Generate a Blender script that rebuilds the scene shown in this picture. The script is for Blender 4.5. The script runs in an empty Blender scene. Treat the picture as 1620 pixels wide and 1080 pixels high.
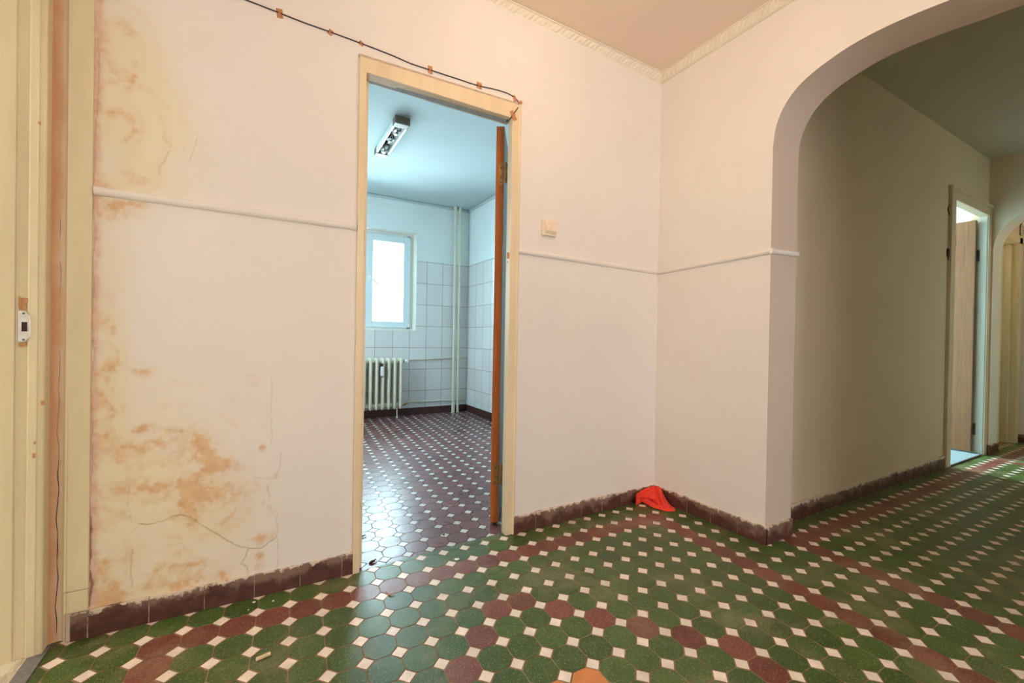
import bpy, bmesh, math, random
import numpy as np
from mathutils import Vector, Matrix, noise as mnoise
random.seed(7)
rng = np.random.default_rng(7)
SC = bpy.context.scene
COL = SC.collection

# ------------------------------------------------------------------ camera, world, lights, exposure
W, H = 1620, 1080
FPX, YAW, PITCH, ROLL, EYE = 0.9858*700, 0.5198, -0.007, 0.017, 0.96
def cam_axes():
    cy, sy = math.cos(YAW), math.sin(YAW)
    f = Vector((sy*math.cos(PITCH), cy*math.cos(PITCH), math.sin(PITCH)))
    r = Vector((cy, -sy, 0)); u = r.cross(f)
    c, s = math.cos(ROLL), math.sin(ROLL)
    return c*r + s*u, -s*r + c*u, f
RX, UX, FX = cam_axes()
cam = bpy.data.cameras.new('camera'); cam_o = bpy.data.objects.new('camera', cam); COL.objects.link(cam_o)
cam.sensor_width = 36; cam.sensor_fit = 'HORIZONTAL'; cam.lens = 36*FPX/W; cam.clip_start = 0.02
m = Matrix((RX, UX, -FX)).transposed().to_4x4(); m.translation = Vector((0, 0, EYE)); cam_o.matrix_world = m
SC.camera = cam_o

SC.view_settings.view_transform = 'Standard'; SC.view_settings.look = 'None'
SC.view_settings.gamma = 1; SC.view_settings.use_curve_mapping = False
SC.view_settings.exposure = 0.0
SC.cycles.use_denoising = True
SC.cycles.max_bounces = 10; SC.cycles.diffuse_bounces = 6; SC.cycles.glossy_bounces = 4
SC.cycles.sample_clamp_indirect = 6

world = bpy.data.worlds.new('sky'); SC.world = world; world.use_nodes = True
_n, _l = world.node_tree.nodes, world.node_tree.links          # bright sky above the horizon, dimmer ground below it
_tc = _n.new('ShaderNodeTexCoord'); _sp = _n.new('ShaderNodeSeparateXYZ'); _rp = _n.new('ShaderNodeValToRGB')
_rp.color_ramp.elements[0].position = 0.495; _rp.color_ramp.elements[0].color = (0.16, 0.20, 0.20, 1)
_rp.color_ramp.elements[1].position = 0.505; _rp.color_ramp.elements[1].color = (0.72, 0.93, 1.0, 1)
_ma = _n.new('ShaderNodeMath'); _ma.operation = 'MULTIPLY_ADD'; _ma.inputs[1].default_value = 0.5; _ma.inputs[2].default_value = 0.5
_l.new(_tc.outputs['Generated'], _sp.inputs[0]); _l.new(_sp.outputs['Z'], _ma.inputs[0]); _l.new(_ma.outputs[0], _rp.inputs[0])
_l.new(_rp.outputs[0], _n['Background'].inputs[0])
world.node_tree.nodes['Background'].inputs[1].default_value = 5.0

def area(name, loc, size, direction, power, colour, spread=180):
    l = bpy.data.lights.new(name, 'AREA'); l.shape = 'RECTANGLE'; l.size, l.size_y = size
    l.energy = power; l.color = colour; l.spread = math.radians(spread)
    o = bpy.data.objects.new(name, l); COL.objects.link(o); o.location = loc
    o.rotation_euler = Vector(direction).to_track_quat('-Z', 'Y').to_euler(); return o
def point(name, loc, power, colour, radius):
    l = bpy.data.lights.new(name, 'POINT'); l.energy = power; l.color = colour; l.shadow_soft_size = radius
    o = bpy.data.objects.new(name, l); COL.objects.link(o); o.location = loc; return o
# daylight at the kitchen window, at the window of the side room, in the room behind the camera; lamps
area('kitchen_daylight', (1.0, 5.475, 1.635), (1.20, 1.12), (0, -1, 0), 118, (0.62, 0.90, 1.0))
area('side_room_daylight', (4.98, 3.95, 1.75), (0.34, 1.3), (0.0, -1, -0.25), 300, (0.66, 0.93, 1.0))
area('kitchen_side_fill', (-0.62, 4.2, 1.6), (0.8, 1.3), (1, 0, -0.02), 36, (0.62, 0.90, 1.0))  # added area light outside an unseen west opening, brightens the kitchen's east wall
area('back_room_daylight', (0.6, -2.9, 1.5), (0.9, 1.5), (0, 1, -0.02), 33, (0.95, 0.945, 0.98))
area('back_room_daylight', (1.35, -2.9, 1.5), (0.42, 1.3), (0.15, 1, -0.02), 39, (0.95, 0.945, 0.98))
area('west_room_daylight', (-2.1, 1.62, 1.4), (0.5, 1.4), (1, -0.14, -0.03), 31, (1.0, 0.95, 0.90))
point('hallway_lamp', (0.98, 0.93, 2.36), 12.5, (1.0, 0.72, 0.47), 0.15)
point('far_area_lamp', (6.25, 0.1, 2.35), 7, (1.0, 0.76, 0.5), 0.1)
point('far_room_lamp', (6.24, 2.1, 1.9), 22, (1.0, 0.74, 0.45), 0.10)

# ------------------------------------------------------------------ pixel helpers (measuring only)
def ray(p):
    return ((p[0]-W/2)/FPX)*RX - ((p[1]-H/2)/FPX)*UX + FX
def at_y(p, y):
    d = ray(p); return Vector((0, 0, EYE)) + d*(y/d.y)
def at_x(p, x):
    d = ray(p); return Vector((0, 0, EYE)) + d*(x/d.x)
def at_z(p, z=0.0):
    d = ray(p); return Vector((0, 0, EYE)) + d*((z-EYE)/d.z)

# ------------------------------------------------------------------ materials
MATS = {}
class NT:
    def __init__(s, name):
        s.m = bpy.data.materials.new(name); s.m.use_nodes = True; s.t = s.m.node_tree; s.n = s.t.nodes; s.l = s.t.links
        s.b = s.n['Principled BSDF']; s.out = s.n['Material Output']
        MATS[name] = s.m
    def new(s, typ, **kw):
        x = s.n.new(typ)
        for k, v in kw.items(): setattr(x, k, v)
        return x
    def link(s, a, b): s.l.new(a, b)
    def coord(s, scale=(1, 1, 1), rot=(0, 0, 0)):
        tc = s.new('ShaderNodeTexCoord'); mp = s.new('ShaderNodeMapping')
        mp.inputs['Scale'].default_value = scale; mp.inputs['Rotation'].default_value = rot
        s.link(tc.outputs['Object'], mp.inputs['Vector']); return mp.outputs[0]
    def noise(s, scale, detail=4, rough=0.5, vec=None, dist=0):
        x = s.new('ShaderNodeTexNoise'); x.inputs['Scale'].default_value = scale
        x.inputs['Detail'].default_value = detail; x.inputs['Roughness'].default_value = rough
        x.inputs['Distortion'].default_value = dist
        s.link(vec if vec is not None else s.coord(), x.inputs['Vector']); return x.outputs['Fac']
    def ramp(s, fac, stops):
        x = s.new('ShaderNodeValToRGB'); e = x.color_ramp.elements
        while len(e) < len(stops): e.new(0.5)
        for k, (p, c) in enumerate(stops):
            e[k].position = p; e[k].color = (*c, 1) if len(c) == 3 else c
        s.link(fac, x.inputs['Fac']); return x.outputs['Color']
    def mix(s, fac, a, b, blend='MIX'):
        x = s.new('ShaderNodeMix', data_type='RGBA', blend_type=blend)
        for inp, v in ((x.inputs[0], fac), (x.inputs[6], a), (x.inputs[7], b)):
            if hasattr(v, 'is_output'): s.link(v, inp)
            elif isinstance(v, tuple): inp.default_value = (*v, 1) if len(v) == 3 else v
            else: inp.default_value = v
        return x.outputs[2]
    def math(s, op, a, b=0.0, clamp=False):
        x = s.new('ShaderNodeMath', operation=op, use_clamp=clamp)
        for inp, v in ((x.inputs[0], a), (x.inputs[1], b)):
            if hasattr(v, 'is_output'): s.link(v, inp)
            else: inp.default_value = v
        return x.outputs[0]
    def attr(s, name):
        x = s.new('ShaderNodeAttribute', attribute_name=name); return x.outputs['Fac']
    def bump(s, h, strength=0.2, dist=0.01):
        x = s.new('ShaderNodeBump'); x.inputs['Strength'].default_value = strength; x.inputs['Distance'].default_value = dist
        s.link(h, x.inputs['Height']); s.link(x.outputs[0], s.b.inputs['Normal'])
    def col(s, c):
        i = s.b.inputs['Base Color']
        if hasattr(c, 'is_output'): s.link(c, i)
        else: i.default_value = (*c, 1)
    def set(s, rough=None, metal=None, spec=None, coat=None):
        if rough is not None:
            if hasattr(rough, 'is_output'): s.link(rough, s.b.inputs['Roughness'])
            else: s.b.inputs['Roughness'].default_value = rough
        if metal is not None: s.b.inputs['Metallic'].default_value = metal
        if spec is not None: s.b.inputs['Specular IOR Level'].default_value = spec
        if coat is not None: s.b.inputs['Coat Weight'].default_value = coat

def plaster(name, base, var=0.06, rough=0.75, blot=None):
    t = NT(name)
    dark = tuple(c*(1-var) for c in base); lite = tuple(min(1, c*(1+var*0.5)) for c in base)
    c = t.ramp(t.noise(2.2, 5, 0.55), [(0.3, dark), (0.7, lite)])
    if blot:
        f = t.math('MULTIPLY', t.ramp(t.noise(4.5, 6, 0.62, dist=0.6), [(0.58, (0, 0, 0)), (0.78, (1, 1, 1))]), 0.35)
        c = t.mix(f, c, blot)
    t.col(c); t.set(rough, spec=0.25)
    t.bump(t.noise(55, 3, 0.6), 0.12, 0.004)
    return t
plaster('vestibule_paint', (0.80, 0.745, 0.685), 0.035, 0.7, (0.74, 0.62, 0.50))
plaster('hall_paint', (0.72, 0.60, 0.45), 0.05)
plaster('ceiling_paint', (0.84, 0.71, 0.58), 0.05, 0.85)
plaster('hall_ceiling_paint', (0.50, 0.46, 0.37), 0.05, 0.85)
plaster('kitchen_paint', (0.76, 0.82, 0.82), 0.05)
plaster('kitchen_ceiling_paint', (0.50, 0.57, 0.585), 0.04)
plaster('white_plaster', (0.80, 0.77, 0.70), 0.05)
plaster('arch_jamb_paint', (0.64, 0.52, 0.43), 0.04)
plaster('cornice_plaster', (0.80, 0.72, 0.60), 0.08)
t = NT('orange_plaster'); _s = t.new('ShaderNodeSeparateXYZ'); t.link(t.coord(), _s.inputs[0])
_g = t.math('ADD', t.math('MULTIPLY', t.math('ADD', _s.outputs['X'], 0.545), 26.0), t.math('MULTIPLY', t.noise(5, 5, 0.6), 1.0))
t.col(t.ramp(_g, [(0.25, (0.58, 0.30, 0.15)), (0.55, (0.66, 0.42, 0.25)), (0.8, (0.74, 0.58, 0.40))])); t.set(0.7); t.bump(t.noise(30, 4, 0.6), 0.3, 0.004)

# grey soot on the kitchen ceiling round the end of the lamp
t = NT('kitchen_ceiling_paint_sooty')
_v = t.new('ShaderNodeVectorMath', operation='DISTANCE'); t.link(t.coord(), _v.inputs[0]); _v.inputs[1].default_value = (0.92, 3.27, 2.63)
_f = t.math('MULTIPLY', t.ramp(t.math('ADD', _v.outputs['Value'], t.math('MULTIPLY', t.noise(9, 4, 0.6), 0.12)), [(0.08, (1, 1, 1)), (0.24, (0, 0, 0))]), 0.5)
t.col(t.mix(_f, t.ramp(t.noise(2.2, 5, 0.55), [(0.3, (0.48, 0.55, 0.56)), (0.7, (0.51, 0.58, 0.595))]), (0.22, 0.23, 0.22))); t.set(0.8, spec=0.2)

# stained wall: attributes carry the shapes of stains, cracks and the pink strip
t = NT('stained_paint')
base = t.ramp(t.noise(2.2, 5, 0.55), [(0.3, (0.77, 0.72, 0.665)), (0.7, (0.82, 0.76, 0.70))])
blot = t.math('MULTIPLY', t.ramp(t.noise(4.5, 6, 0.62, dist=0.6), [(0.58, (0, 0, 0)), (0.78, (1, 1, 1))]), 0.25)
c = t.mix(blot, base, (0.74, 0.62, 0.50))
c = t.mix(t.attr('pale'), c, (0.80, 0.705, 0.50))
c = t.mix(t.attr('stain'), c, t.ramp(t.noise(30, 4, 0.6), [(0.3, (0.62, 0.33, 0.13)), (0.7, (0.74, 0.50, 0.26))]))
c = t.mix(t.attr('pink'), c, t.ramp(t.noise(40, 4, 0.6), [(0.35, (0.62, 0.36, 0.25)), (0.7, (0.78, 0.57, 0.46))]))
c = t.mix(t.attr('crack'), c, (0.26, 0.15, 0.085))
t.col(c); t.set(0.7, spec=0.25); t.bump(t.noise(55, 3, 0.6), 0.12, 0.004)

def tile_mat(name, base, speck, speck_amt, rough=0.3, dust=(0.34, 0.26, 0.155), dust_amt=0.5):
    t = NT(name)
    vo = t.new('ShaderNodeTexVoronoi'); vo.inputs['Scale'].default_value = 190; t.link(t.coord(), vo.inputs['Vector'])
    sp = t.ramp(vo.outputs['Distance'], [(0.20, (1, 1, 1)), (0.36, (0, 0, 0))])
    pick = t.ramp(t.noise(180, 2, 0.5), [(0.46, (0, 0, 0)), (0.54, (1, 1, 1))])
    f = t.math('MULTIPLY', t.math('MULTIPLY', sp, pick), speck_amt)
    low = t.ramp(t.noise(16, 4, 0.6), [(0.3, tuple(c*0.85 for c in base)), (0.7, tuple(c*1.15 for c in base))])
    c = t.mix(1.0, low, t.attr('tint'), 'MULTIPLY')
    c = t.mix(f, c, speck)
    d = t.math('MULTIPLY', t.ramp(t.noise(3.2, 7, 0.68, dist=0.5), [(0.50, (0, 0, 0)), (0.74, (1, 1, 1))]), dust_amt)
    c = t.mix(d, c, dust)
    t.col(c)
    r = t.math('ADD', t.math('MULTIPLY', t.noise(9, 5, 0.6), 0.22), rough - 0.11)
    t.set(r, spec=0.42); t.bump(t.noise(38, 3, 0.5), 0.06, 0.004)
tile_mat('green_tile', (0.053, 0.092, 0.016), (0.50, 0.58, 0.34), 0.42, 0.38)
tile_mat('red_tile', (0.165, 0.046, 0.028), (0.60, 0.40, 0.32), 0.45, 0.40)
tile_mat('orange_tile', (0.55, 0.19, 0.05), (0.70, 0.45, 0.28), 0.4, 0.34)
tile_mat('white_tile', (0.80, 0.68, 0.56), (0.45, 0.36, 0.30), 0.3, 0.36, (0.42, 0.33, 0.22), 0.4)
tile_mat('kitchen_red_tile', (0.155, 0.056, 0.058), (0.45, 0.33, 0.33), 0.4, 0.30, (0.25, 0.20, 0.18), 0.15)
tile_mat('kitchen_white_tile', (0.62, 0.60, 0.56), (0.45, 0.40, 0.38), 0.3, 0.32, (0.42, 0.38, 0.33), 0.2)
t = NT('grout'); t.col(t.ramp(t.noise(20, 4, 0.6), [(0.3, (0.20, 0.12, 0.065)), (0.7, (0.42, 0.28, 0.17))])); t.set(0.9, spec=0.1)
t = NT('joint_grout'); t.col(t.ramp(t.noise(40, 4, 0.6), [(0.35, (0.16, 0.09, 0.06)), (0.65, (0.46, 0.36, 0.27))])); t.set(0.9, spec=0.1)
t = NT('kitchen_grout'); t.col(t.ramp(t.noise(20, 4, 0.6), [(0.3, (0.05, 0.035, 0.035)), (0.7, (0.12, 0.08, 0.075))])); t.set(0.85, spec=0.1)
t = NT('marble_floor')
v = t.noise(3.0, 8, 0.65, dist=1.6)
t.col(t.ramp(v, [(0.42, (0.66, 0.60, 0.46)), (0.49, (0.40, 0.34, 0.24)), (0.53, (0.68, 0.62, 0.48)), (0.8, (0.72, 0.66, 0.53))])); t.set(0.35)
t = NT('grey_stone'); t.col(t.ramp(t.noise(60, 4, 0.6), [(0.3, (0.13, 0.125, 0.115)), (0.7, (0.22, 0.21, 0.19))])); t.set(0.6)
t = NT('blue_grey_carpet'); t.col(t.ramp(t.noise(180, 3, 0.7), [(0.3, (0.14, 0.19, 0.21)), (0.7, (0.36, 0.43, 0.45))])); t.set(0.95, spec=0.1); t.bump(t.noise(220, 2, 0.5), 0.6, 0.006)

t = NT('baseboard_tile')
brown = t.ramp(t.noise(30, 4, 0.6), [(0.3, (0.062, 0.020, 0.014)), (0.7, (0.115, 0.040, 0.027))])
sx = t.new('ShaderNodeSeparateXYZ'); t.link(t.coord(), sx.inputs[0])
hz = t.math('DIVIDE', sx.outputs['Z'], 0.085)
along = t.math('ADD', sx.outputs['X'], t.math('MULTIPLY', sx.outputs['Y'], 1.0))
rib = t.math('SINE', t.math('MULTIPLY', along, 1500.0))
worn = t.math('ADD', t.math('ADD', t.noise(9, 5, 0.65), t.math('MULTIPLY', hz, 0.42)), t.math('MULTIPLY', rib, 0.035))
wf = t.ramp(worn, [(0.72, (0, 0, 0)), (0.84, (1, 1, 1))])
c = t.mix(t.math('MULTIPLY', wf, 0.62), brown, (0.30, 0.20, 0.14))
paint = t.ramp(t.math('ADD', t.math('MULTIPLY', hz, 0.5), t.math('MULTIPLY', t.noise(26, 5, 0.7), 0.5)), [(0.70, (0, 0, 0)), (0.74, (1, 1, 1))])
c = t.mix(paint, c, (0.68, 0.56, 0.44))
sp = t.ramp(t.noise(150, 2, 0.5), [(0.74, (0, 0, 0)), (0.78, (1, 1, 1))]); c = t.mix(t.math('MULTIPLY', sp, 0.6), c, (0.7, 0.6, 0.5))
t.col(c); t.set(0.5); t.bump(worn, 0.25, 0.004)
t = NT('kitchen_baseboard_tile'); t.col(t.ramp(t.noise(20, 4, 0.6), [(0.3, (0.045, 0.018, 0.016)), (0.7, (0.085, 0.032, 0.028))])); t.set(0.35)

def wood(name, a, b, scale=(30, 30, 1.2), rough=0.35, coat=0.2):
    t = NT(name); n_ = t.noise(3, 6, 0.6, vec=t.coord(scale), dist=0.4)
    t.col(t.ramp(n_, [(0.28, a), (0.72, b)])); t.set(rough, coat=coat); t.bump(n_, 0.08, 0.003); return t
wood('orange_wood', (0.42, 0.105, 0.022), (0.62, 0.19, 0.045))
t = wood('varnished_wood', (0.17, 0.060, 0.016), (0.29, 0.115, 0.034))
t = wood('dark_wood', (0.10, 0.05, 0.025), (0.18, 0.09, 0.045))
wood('pale_wood', (0.62, 0.45, 0.25), (0.74, 0.58, 0.36), rough=0.6, coat=0)
wood('bare_wood', (0.42, 0.20, 0.07), (0.60, 0.34, 0.15), rough=0.7, coat=0)

def paintwood(name, base, chip, amt=1.0):
    t = NT(name)
    c = t.ramp(t.noise(3, 5, 0.6, vec=t.coord((6, 6, 0.9))), [(0.3, tuple(x*0.88 for x in base)), (0.7, base)])
    f = t.ramp(t.noise(16, 6, 0.7, vec=t.coord((2.2, 2.2, 0.9))), [(0.69, (0, 0, 0)), (0.72, (1, 1, 1))])
    c = t.mix(t.math('MULTIPLY', f, amt), c, chip)
    t.col(c); t.set(0.4, spec=0.4); t.bump(t.noise(5, 4, 0.6, vec=t.coord((14, 14, 1))), 0.15, 0.004)
paintwood('cream_gloss', (0.76, 0.66, 0.43), (0.58, 0.44, 0.26), 0.5)
paintwood('cream_frame', (0.80, 0.64, 0.42), (0.52, 0.33, 0.18), 0.55)
paintwood('worn_frame', (0.70, 0.58, 0.42), (0.30, 0.22, 0.15), 0.7)
paintwood('pale_frame', (0.72, 0.72, 0.62), (0.42, 0.38, 0.30), 0.5)
paintwood('radiator_paint', (0.76, 0.72, 0.58), (0.45, 0.30, 0.20), 0.4)
paintwood('pipe_paint', (0.70, 0.68, 0.55), (0.42, 0.36, 0.28), 0.4)

def simple(name, c, rough=0.5, metal=0.0, spec=None, var=0.08, scale=40):
    t = NT(name); t.col(t.ramp(t.noise(scale, 3, 0.6), [(0.3, tuple(x*(1-var) for x in c)), (0.7, tuple(min(1, x*(1+var)) for x in c))]))
    t.set(rough, metal, spec); return t
simple('shadow_strip_brown', (0.52, 0.39, 0.28), 0.7, var=0.2)
simple('brass', (0.46, 0.30, 0.12), 0.42, 1.0, var=0.3)
simple('dark_metal', (0.10, 0.09, 0.08), 0.45, 0.9)
simple('galvanised_metal', (0.66, 0.68, 0.68), 0.38, 0.7, var=0.15)
simple('chrome', (0.80, 0.82, 0.82), 0.14, 1.0)
simple('lamp_endcap', (0.15, 0.12, 0.085), 0.45, 0.3)
simple('white_plastic', (0.82, 0.82, 0.80), 0.35)
simple('switch_plastic', (0.80, 0.66, 0.50), 0.35)
simple('window_plastic', (0.66, 0.76, 0.80), 0.3, var=0.02)
simple('black_cable', (0.03, 0.018, 0.014), 0.5)
simple('brown_tape', (0.52, 0.21, 0.09), 0.35, var=0.2, scale=60)
simple('scrap_brown', (0.055, 0.018, 0.012), 0.8, spec=0.1, var=0.4)
simple('white_flake', (0.80, 0.74, 0.66), 0.7)
simple('lamp_glass', (0.75, 0.80, 0.80), 0.12, 0.0)
simple('dark_hole', (0.035, 0.014, 0.008), 0.8)
simple('dark_gap', (0.05, 0.032, 0.02), 0.9)
simple('plain_grey', (0.30, 0.31, 0.31), 0.6, var=0.2)
t = simple('red_cloth', (0.82, 0.040, 0.012), 0.75, var=0.10, scale=8)
t.b.inputs['Sheen Weight'].default_value = 0.1
# thin window glass: passes light, reflects a little
t = NT('window_glass'); tr = t.new('ShaderNodeBsdfTransparent'); gl = t.new('ShaderNodeBsdfGlossy'); gl.inputs['Roughness'].default_value = 0.02
fr = t.new('ShaderNodeFresnel'); fr.inputs['IOR'].default_value = 1.3; mx = t.new('ShaderNodeMixShader')
t.link(fr.outputs[0], mx.inputs[0]); t.link(tr.outputs[0], mx.inputs[1]); t.link(gl.outputs[0], mx.inputs[2]); t.link(mx.outputs[0], t.out.inputs['Surface'])
# glazed wall tiles of the kitchen, laid in a grid
def wall_tile(name, horiz, off_h, off_v):
    t = NT(name); sx = t.new('ShaderNodeSeparateXYZ'); t.link(t.coord(), sx.inputs[0])
    def cell(v, p, off):
        return t.math('DIVIDE', t.math('ADD', v, off), p)
    h = cell(sx.outputs[horiz], 0.209, off_h); v = cell(sx.outputs['Z'], 0.2665, off_v)
    def line(x, w):
        f = t.math('FRACT', x); d = t.math('MINIMUM', f, t.math('SUBTRACT', 1.0, f))
        return t.math('LESS_THAN', d, w)
    g = t.math('MAXIMUM', line(h, 0.011), line(v, 0.0085))
    cb = t.new('ShaderNodeCombineXYZ'); t.link(t.math('FLOOR', h), cb.inputs[0]); t.link(t.math('FLOOR', v), cb.inputs[1])
    wn = t.new('ShaderNodeTexWhiteNoise', noise_dimensions='3D'); t.link(cb.outputs[0], wn.inputs['Vector'])
    a = t.ramp(wn.outputs['Value'], [(0.0, (0.66, 0.66, 0.66)), (1.0, (0.74, 0.75, 0.75))])
    a = t.mix(t.math('MULTIPLY', t.ramp(t.noise(7, 5, 0.65, dist=1.0), [(0.5, (0, 0, 0)), (0.75, (1, 1, 1))]), 0.4), a, (0.66, 0.62, 0.60))
    c = t.mix(g, a, (0.24, 0.17, 0.15)); t.col(c)
    t.set(t.math('ADD', 0.22, t.math('MULTIPLY', g, 0.6)), spec=0.5)
wall_tile('kitchen_tiles_north', 'X', -1.7795+0.209*20, -0.293+0.2665*4)
wall_tile('kitchen_tiles_east', 'Y', -4.815+0.209*30, -0.293+0.2665*4)

# ------------------------------------------------------------------ mesh helpers
class MB:
    def __init__(s): s.v = []; s.f = []; s.mi = []; s.cur = 0
    def add(s, vs, fs):
        o = len(s.v); s.v += [tuple(p) for p in vs]
        for f in fs: s.f.append(tuple(o+k for k in f)); s.mi.append(s.cur)
    def box(s, x0, x1, y0, y1, z0, z1):
        s.add([(x0, y0, z0), (x1, y0, z0), (x1, y1, z0), (x0, y1, z0), (x0, y0, z1), (x1, y0, z1), (x1, y1, z1), (x0, y1, z1)],
              [(3, 2, 1, 0), (4, 5, 6, 7), (0, 1, 5, 4), (1, 2, 6, 5), (2, 3, 7, 6), (3, 0, 4, 7)])
    def prism(s, poly, z0, z1):
        n = len(poly); s.add([(x, y, z0) for x, y in poly] + [(x, y, z1) for x, y in poly],
            [tuple(range(n-1, -1, -1)), tuple(range(n, 2*n))] + [(k, (k+1) % n, n+(k+1) % n, n+k) for k in range(n)])
    def extrude(s, poly, d):                       # poly: 3d points, d: vector
        n = len(poly); d = Vector(d); s.add([Vector(p) for p in poly] + [Vector(p)+d for p in poly],
            [tuple(range(n-1, -1, -1)), tuple(range(n, 2*n))] + [(k, (k+1) % n, n+(k+1) % n, n+k) for k in range(n)])
    def tube(s, pts, r, n=10, cap=True):
        pts = [Vector(p) for p in pts]; k = len(pts); rs = r if isinstance(r, (list, tuple)) else [r]*k
        up = None; vs = []
        for i, p in enumerate(pts):
            d = (pts[min(i+1, k-1)] - pts[max(i-1, 0)]).normalized()
            if up is None: up = Vector((0, 0, 1)) if abs(d.z) < 0.9 else Vector((1, 0, 0))
            a = d.cross(up).normalized(); up = a.cross(d).normalized()
            for j in range(n):
                t_ = 2*math.pi*j/n; vs.append(p + rs[i]*(math.cos(t_)*a + math.sin(t_)*up))
        fs = [(i*n+j, i*n+(j+1) % n, (i+1)*n+(j+1) % n, (i+1)*n+j) for i in range(k-1) for j in range(n)]
        if cap: fs += [tuple(range(n-1, -1, -1)), tuple((k-1)*n+j for j in range(n))]
        s.add(vs, fs)
    def lathe(s, prof, c, axis='Z', n=16):          # prof: (r, h)
        vs = []
        for r, h in prof:
            for j in range(n):
                a = 2*math.pi*j/n; p = (r*math.cos(a), r*math.sin(a), h)
                if axis == 'X': p = (p[2], p[0], p[1])
                if axis == 'Y': p = (p[0], p[2], p[1])
                vs.append((c[0]+p[0], c[1]+p[1], c[2]+p[2]))
        k = len(prof); fs = [(i*n+j, i*n+(j+1) % n, (i+1)*n+(j+1) % n, (i+1)*n+j) for i in range(k-1) for j in range(n)]
        fs += [tuple(range(n-1, -1, -1)), tuple((k-1)*n+j for j in range(n))]; s.add(vs, fs)
    def grid(s, P):                                 # P[i][j]
        a, b = len(P), len(P[0]); s.add([p for row in P for p in row],
            [(i*b+j, i*b+j+1, (i+1)*b+j+1, (i+1)*b+j) for i in range(a-1) for j in range(b-1)])
def obj(name, mb, mats, parent=None, smooth=False, bevel=0, seg=2, angle=40, recalc=True):
    me = bpy.data.meshes.new(name); me.from_pydata(mb.v, [], mb.f)
    mats = mats if isinstance(mats, (list, tuple)) else [mats]
    for x in mats: me.materials.append(MATS[x])
    if len(mats) > 1: me.polygons.foreach_set('material_index', mb.mi)
    if recalc:
        b = bmesh.new(); b.from_mesh(me); bmesh.ops.recalc_face_normals(b, faces=b.faces); b.to_mesh(me); b.free()
    me.update()
    o = bpy.data.objects.new(name, me); COL.objects.link(o)
    if parent: o.parent = parent; o.matrix_parent_inverse = Matrix.Translation(-Vector(parent.location))
    if smooth: me.polygons.foreach_set('use_smooth', [True]*len(me.polygons)); me.set_sharp_from_angle(angle=math.radians(angle))
    if bevel:
        md = o.modifiers.new('bevel', 'BEVEL'); md.width = bevel; md.segments = seg; md.limit_method = 'ANGLE'; md.angle_limit = math.radians(35)
    return o
def empty(name, loc=(0, 0, 0)):
    o = bpy.data.objects.new(name, None); o.empty_display_size = 0.1; o.location = loc; COL.objects.link(o); return o
def tag(o, label, cat, group=None):
    o['label'] = label; o['category'] = cat
    if group: o['group'] = group
    return o
def struct(o): o['kind'] = 'structure'; return o
def B(*bs):
    mb = MB()
    for b in bs: mb.box(*b)
    return mb

# ------------------------------------------------------------------ floor of octagons and little squares
def clip(poly, reg):
    for k in range(len(reg)):
        a, b = Vector(reg[k]), Vector(reg[(k+1) % len(reg)]); e = b - a; out = []
        side = lambda p: e.x*(p[1]-a.y) - e.y*(p[0]-a.x)
        for i in range(len(poly)):
            p, q = poly[i], poly[(i+1) % len(poly)]; sp, sq = side(p), side(q)
            if sp >= 0: out.append(p)
            if (sp >= 0) != (sq >= 0):
                t_ = sp/(sp-sq); out.append((p[0]+t_*(q[0]-p[0]), p[1]+t_*(q[1]-p[1])))
        poly = out
        if len(poly) < 3: return []
    return poly
VA = np.array([[1.00959, 1.71869], [0.10154, -0.00121], [0.00669, 0.10435]])
HA = np.array([[0.97553, 1.71231], [0.10506, -0.00022], [0.00568, 0.10435]])
def vest_map(i, j):
    w = min(1, max(0, (i-9)/2)); w = w*w*(3-2*w)
    r = np.array([1, i, j]); return tuple((1-w)*(r@VA) + w*(r@HA))
def kit_map(i, j):
    return tuple(np.array([1, i+0.56, j+0.55])@VA)
RED = set()
for i in range(-13, 9): RED |= {(i, -1), (i, -18)}
for j in range(-18, 0): RED |= {(-13, j), (8, j)}
for i, j in ((-3, -4), (-2, -4), (-1, -5), (0, -6), (1, -7), (2, -8), (3, -9), (3, -10), (2, -11), (1, -12), (0, -13), (-1, -14), (-2, -15),
             (-3, -15), (-4, -5), (-5, -6), (-6, -7), (-7, -8), (-8, -9), (-8, -10), (-7, -11), (-6, -12), (-5, -13), (-4, -14)): RED.add((i, j))
for i in range(12, 80): RED.add((i, -6))
for j in range(-30, -5): RED |= {(12, j), (42, j)}
def rule(i, j):
    if (i, j) in ((-2, -8), (-3, -8), (-2, -11), (-3, -11)): return 'orange_tile'
    return 'red_tile' if (i, j) in RED else 'green_tile'
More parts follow.
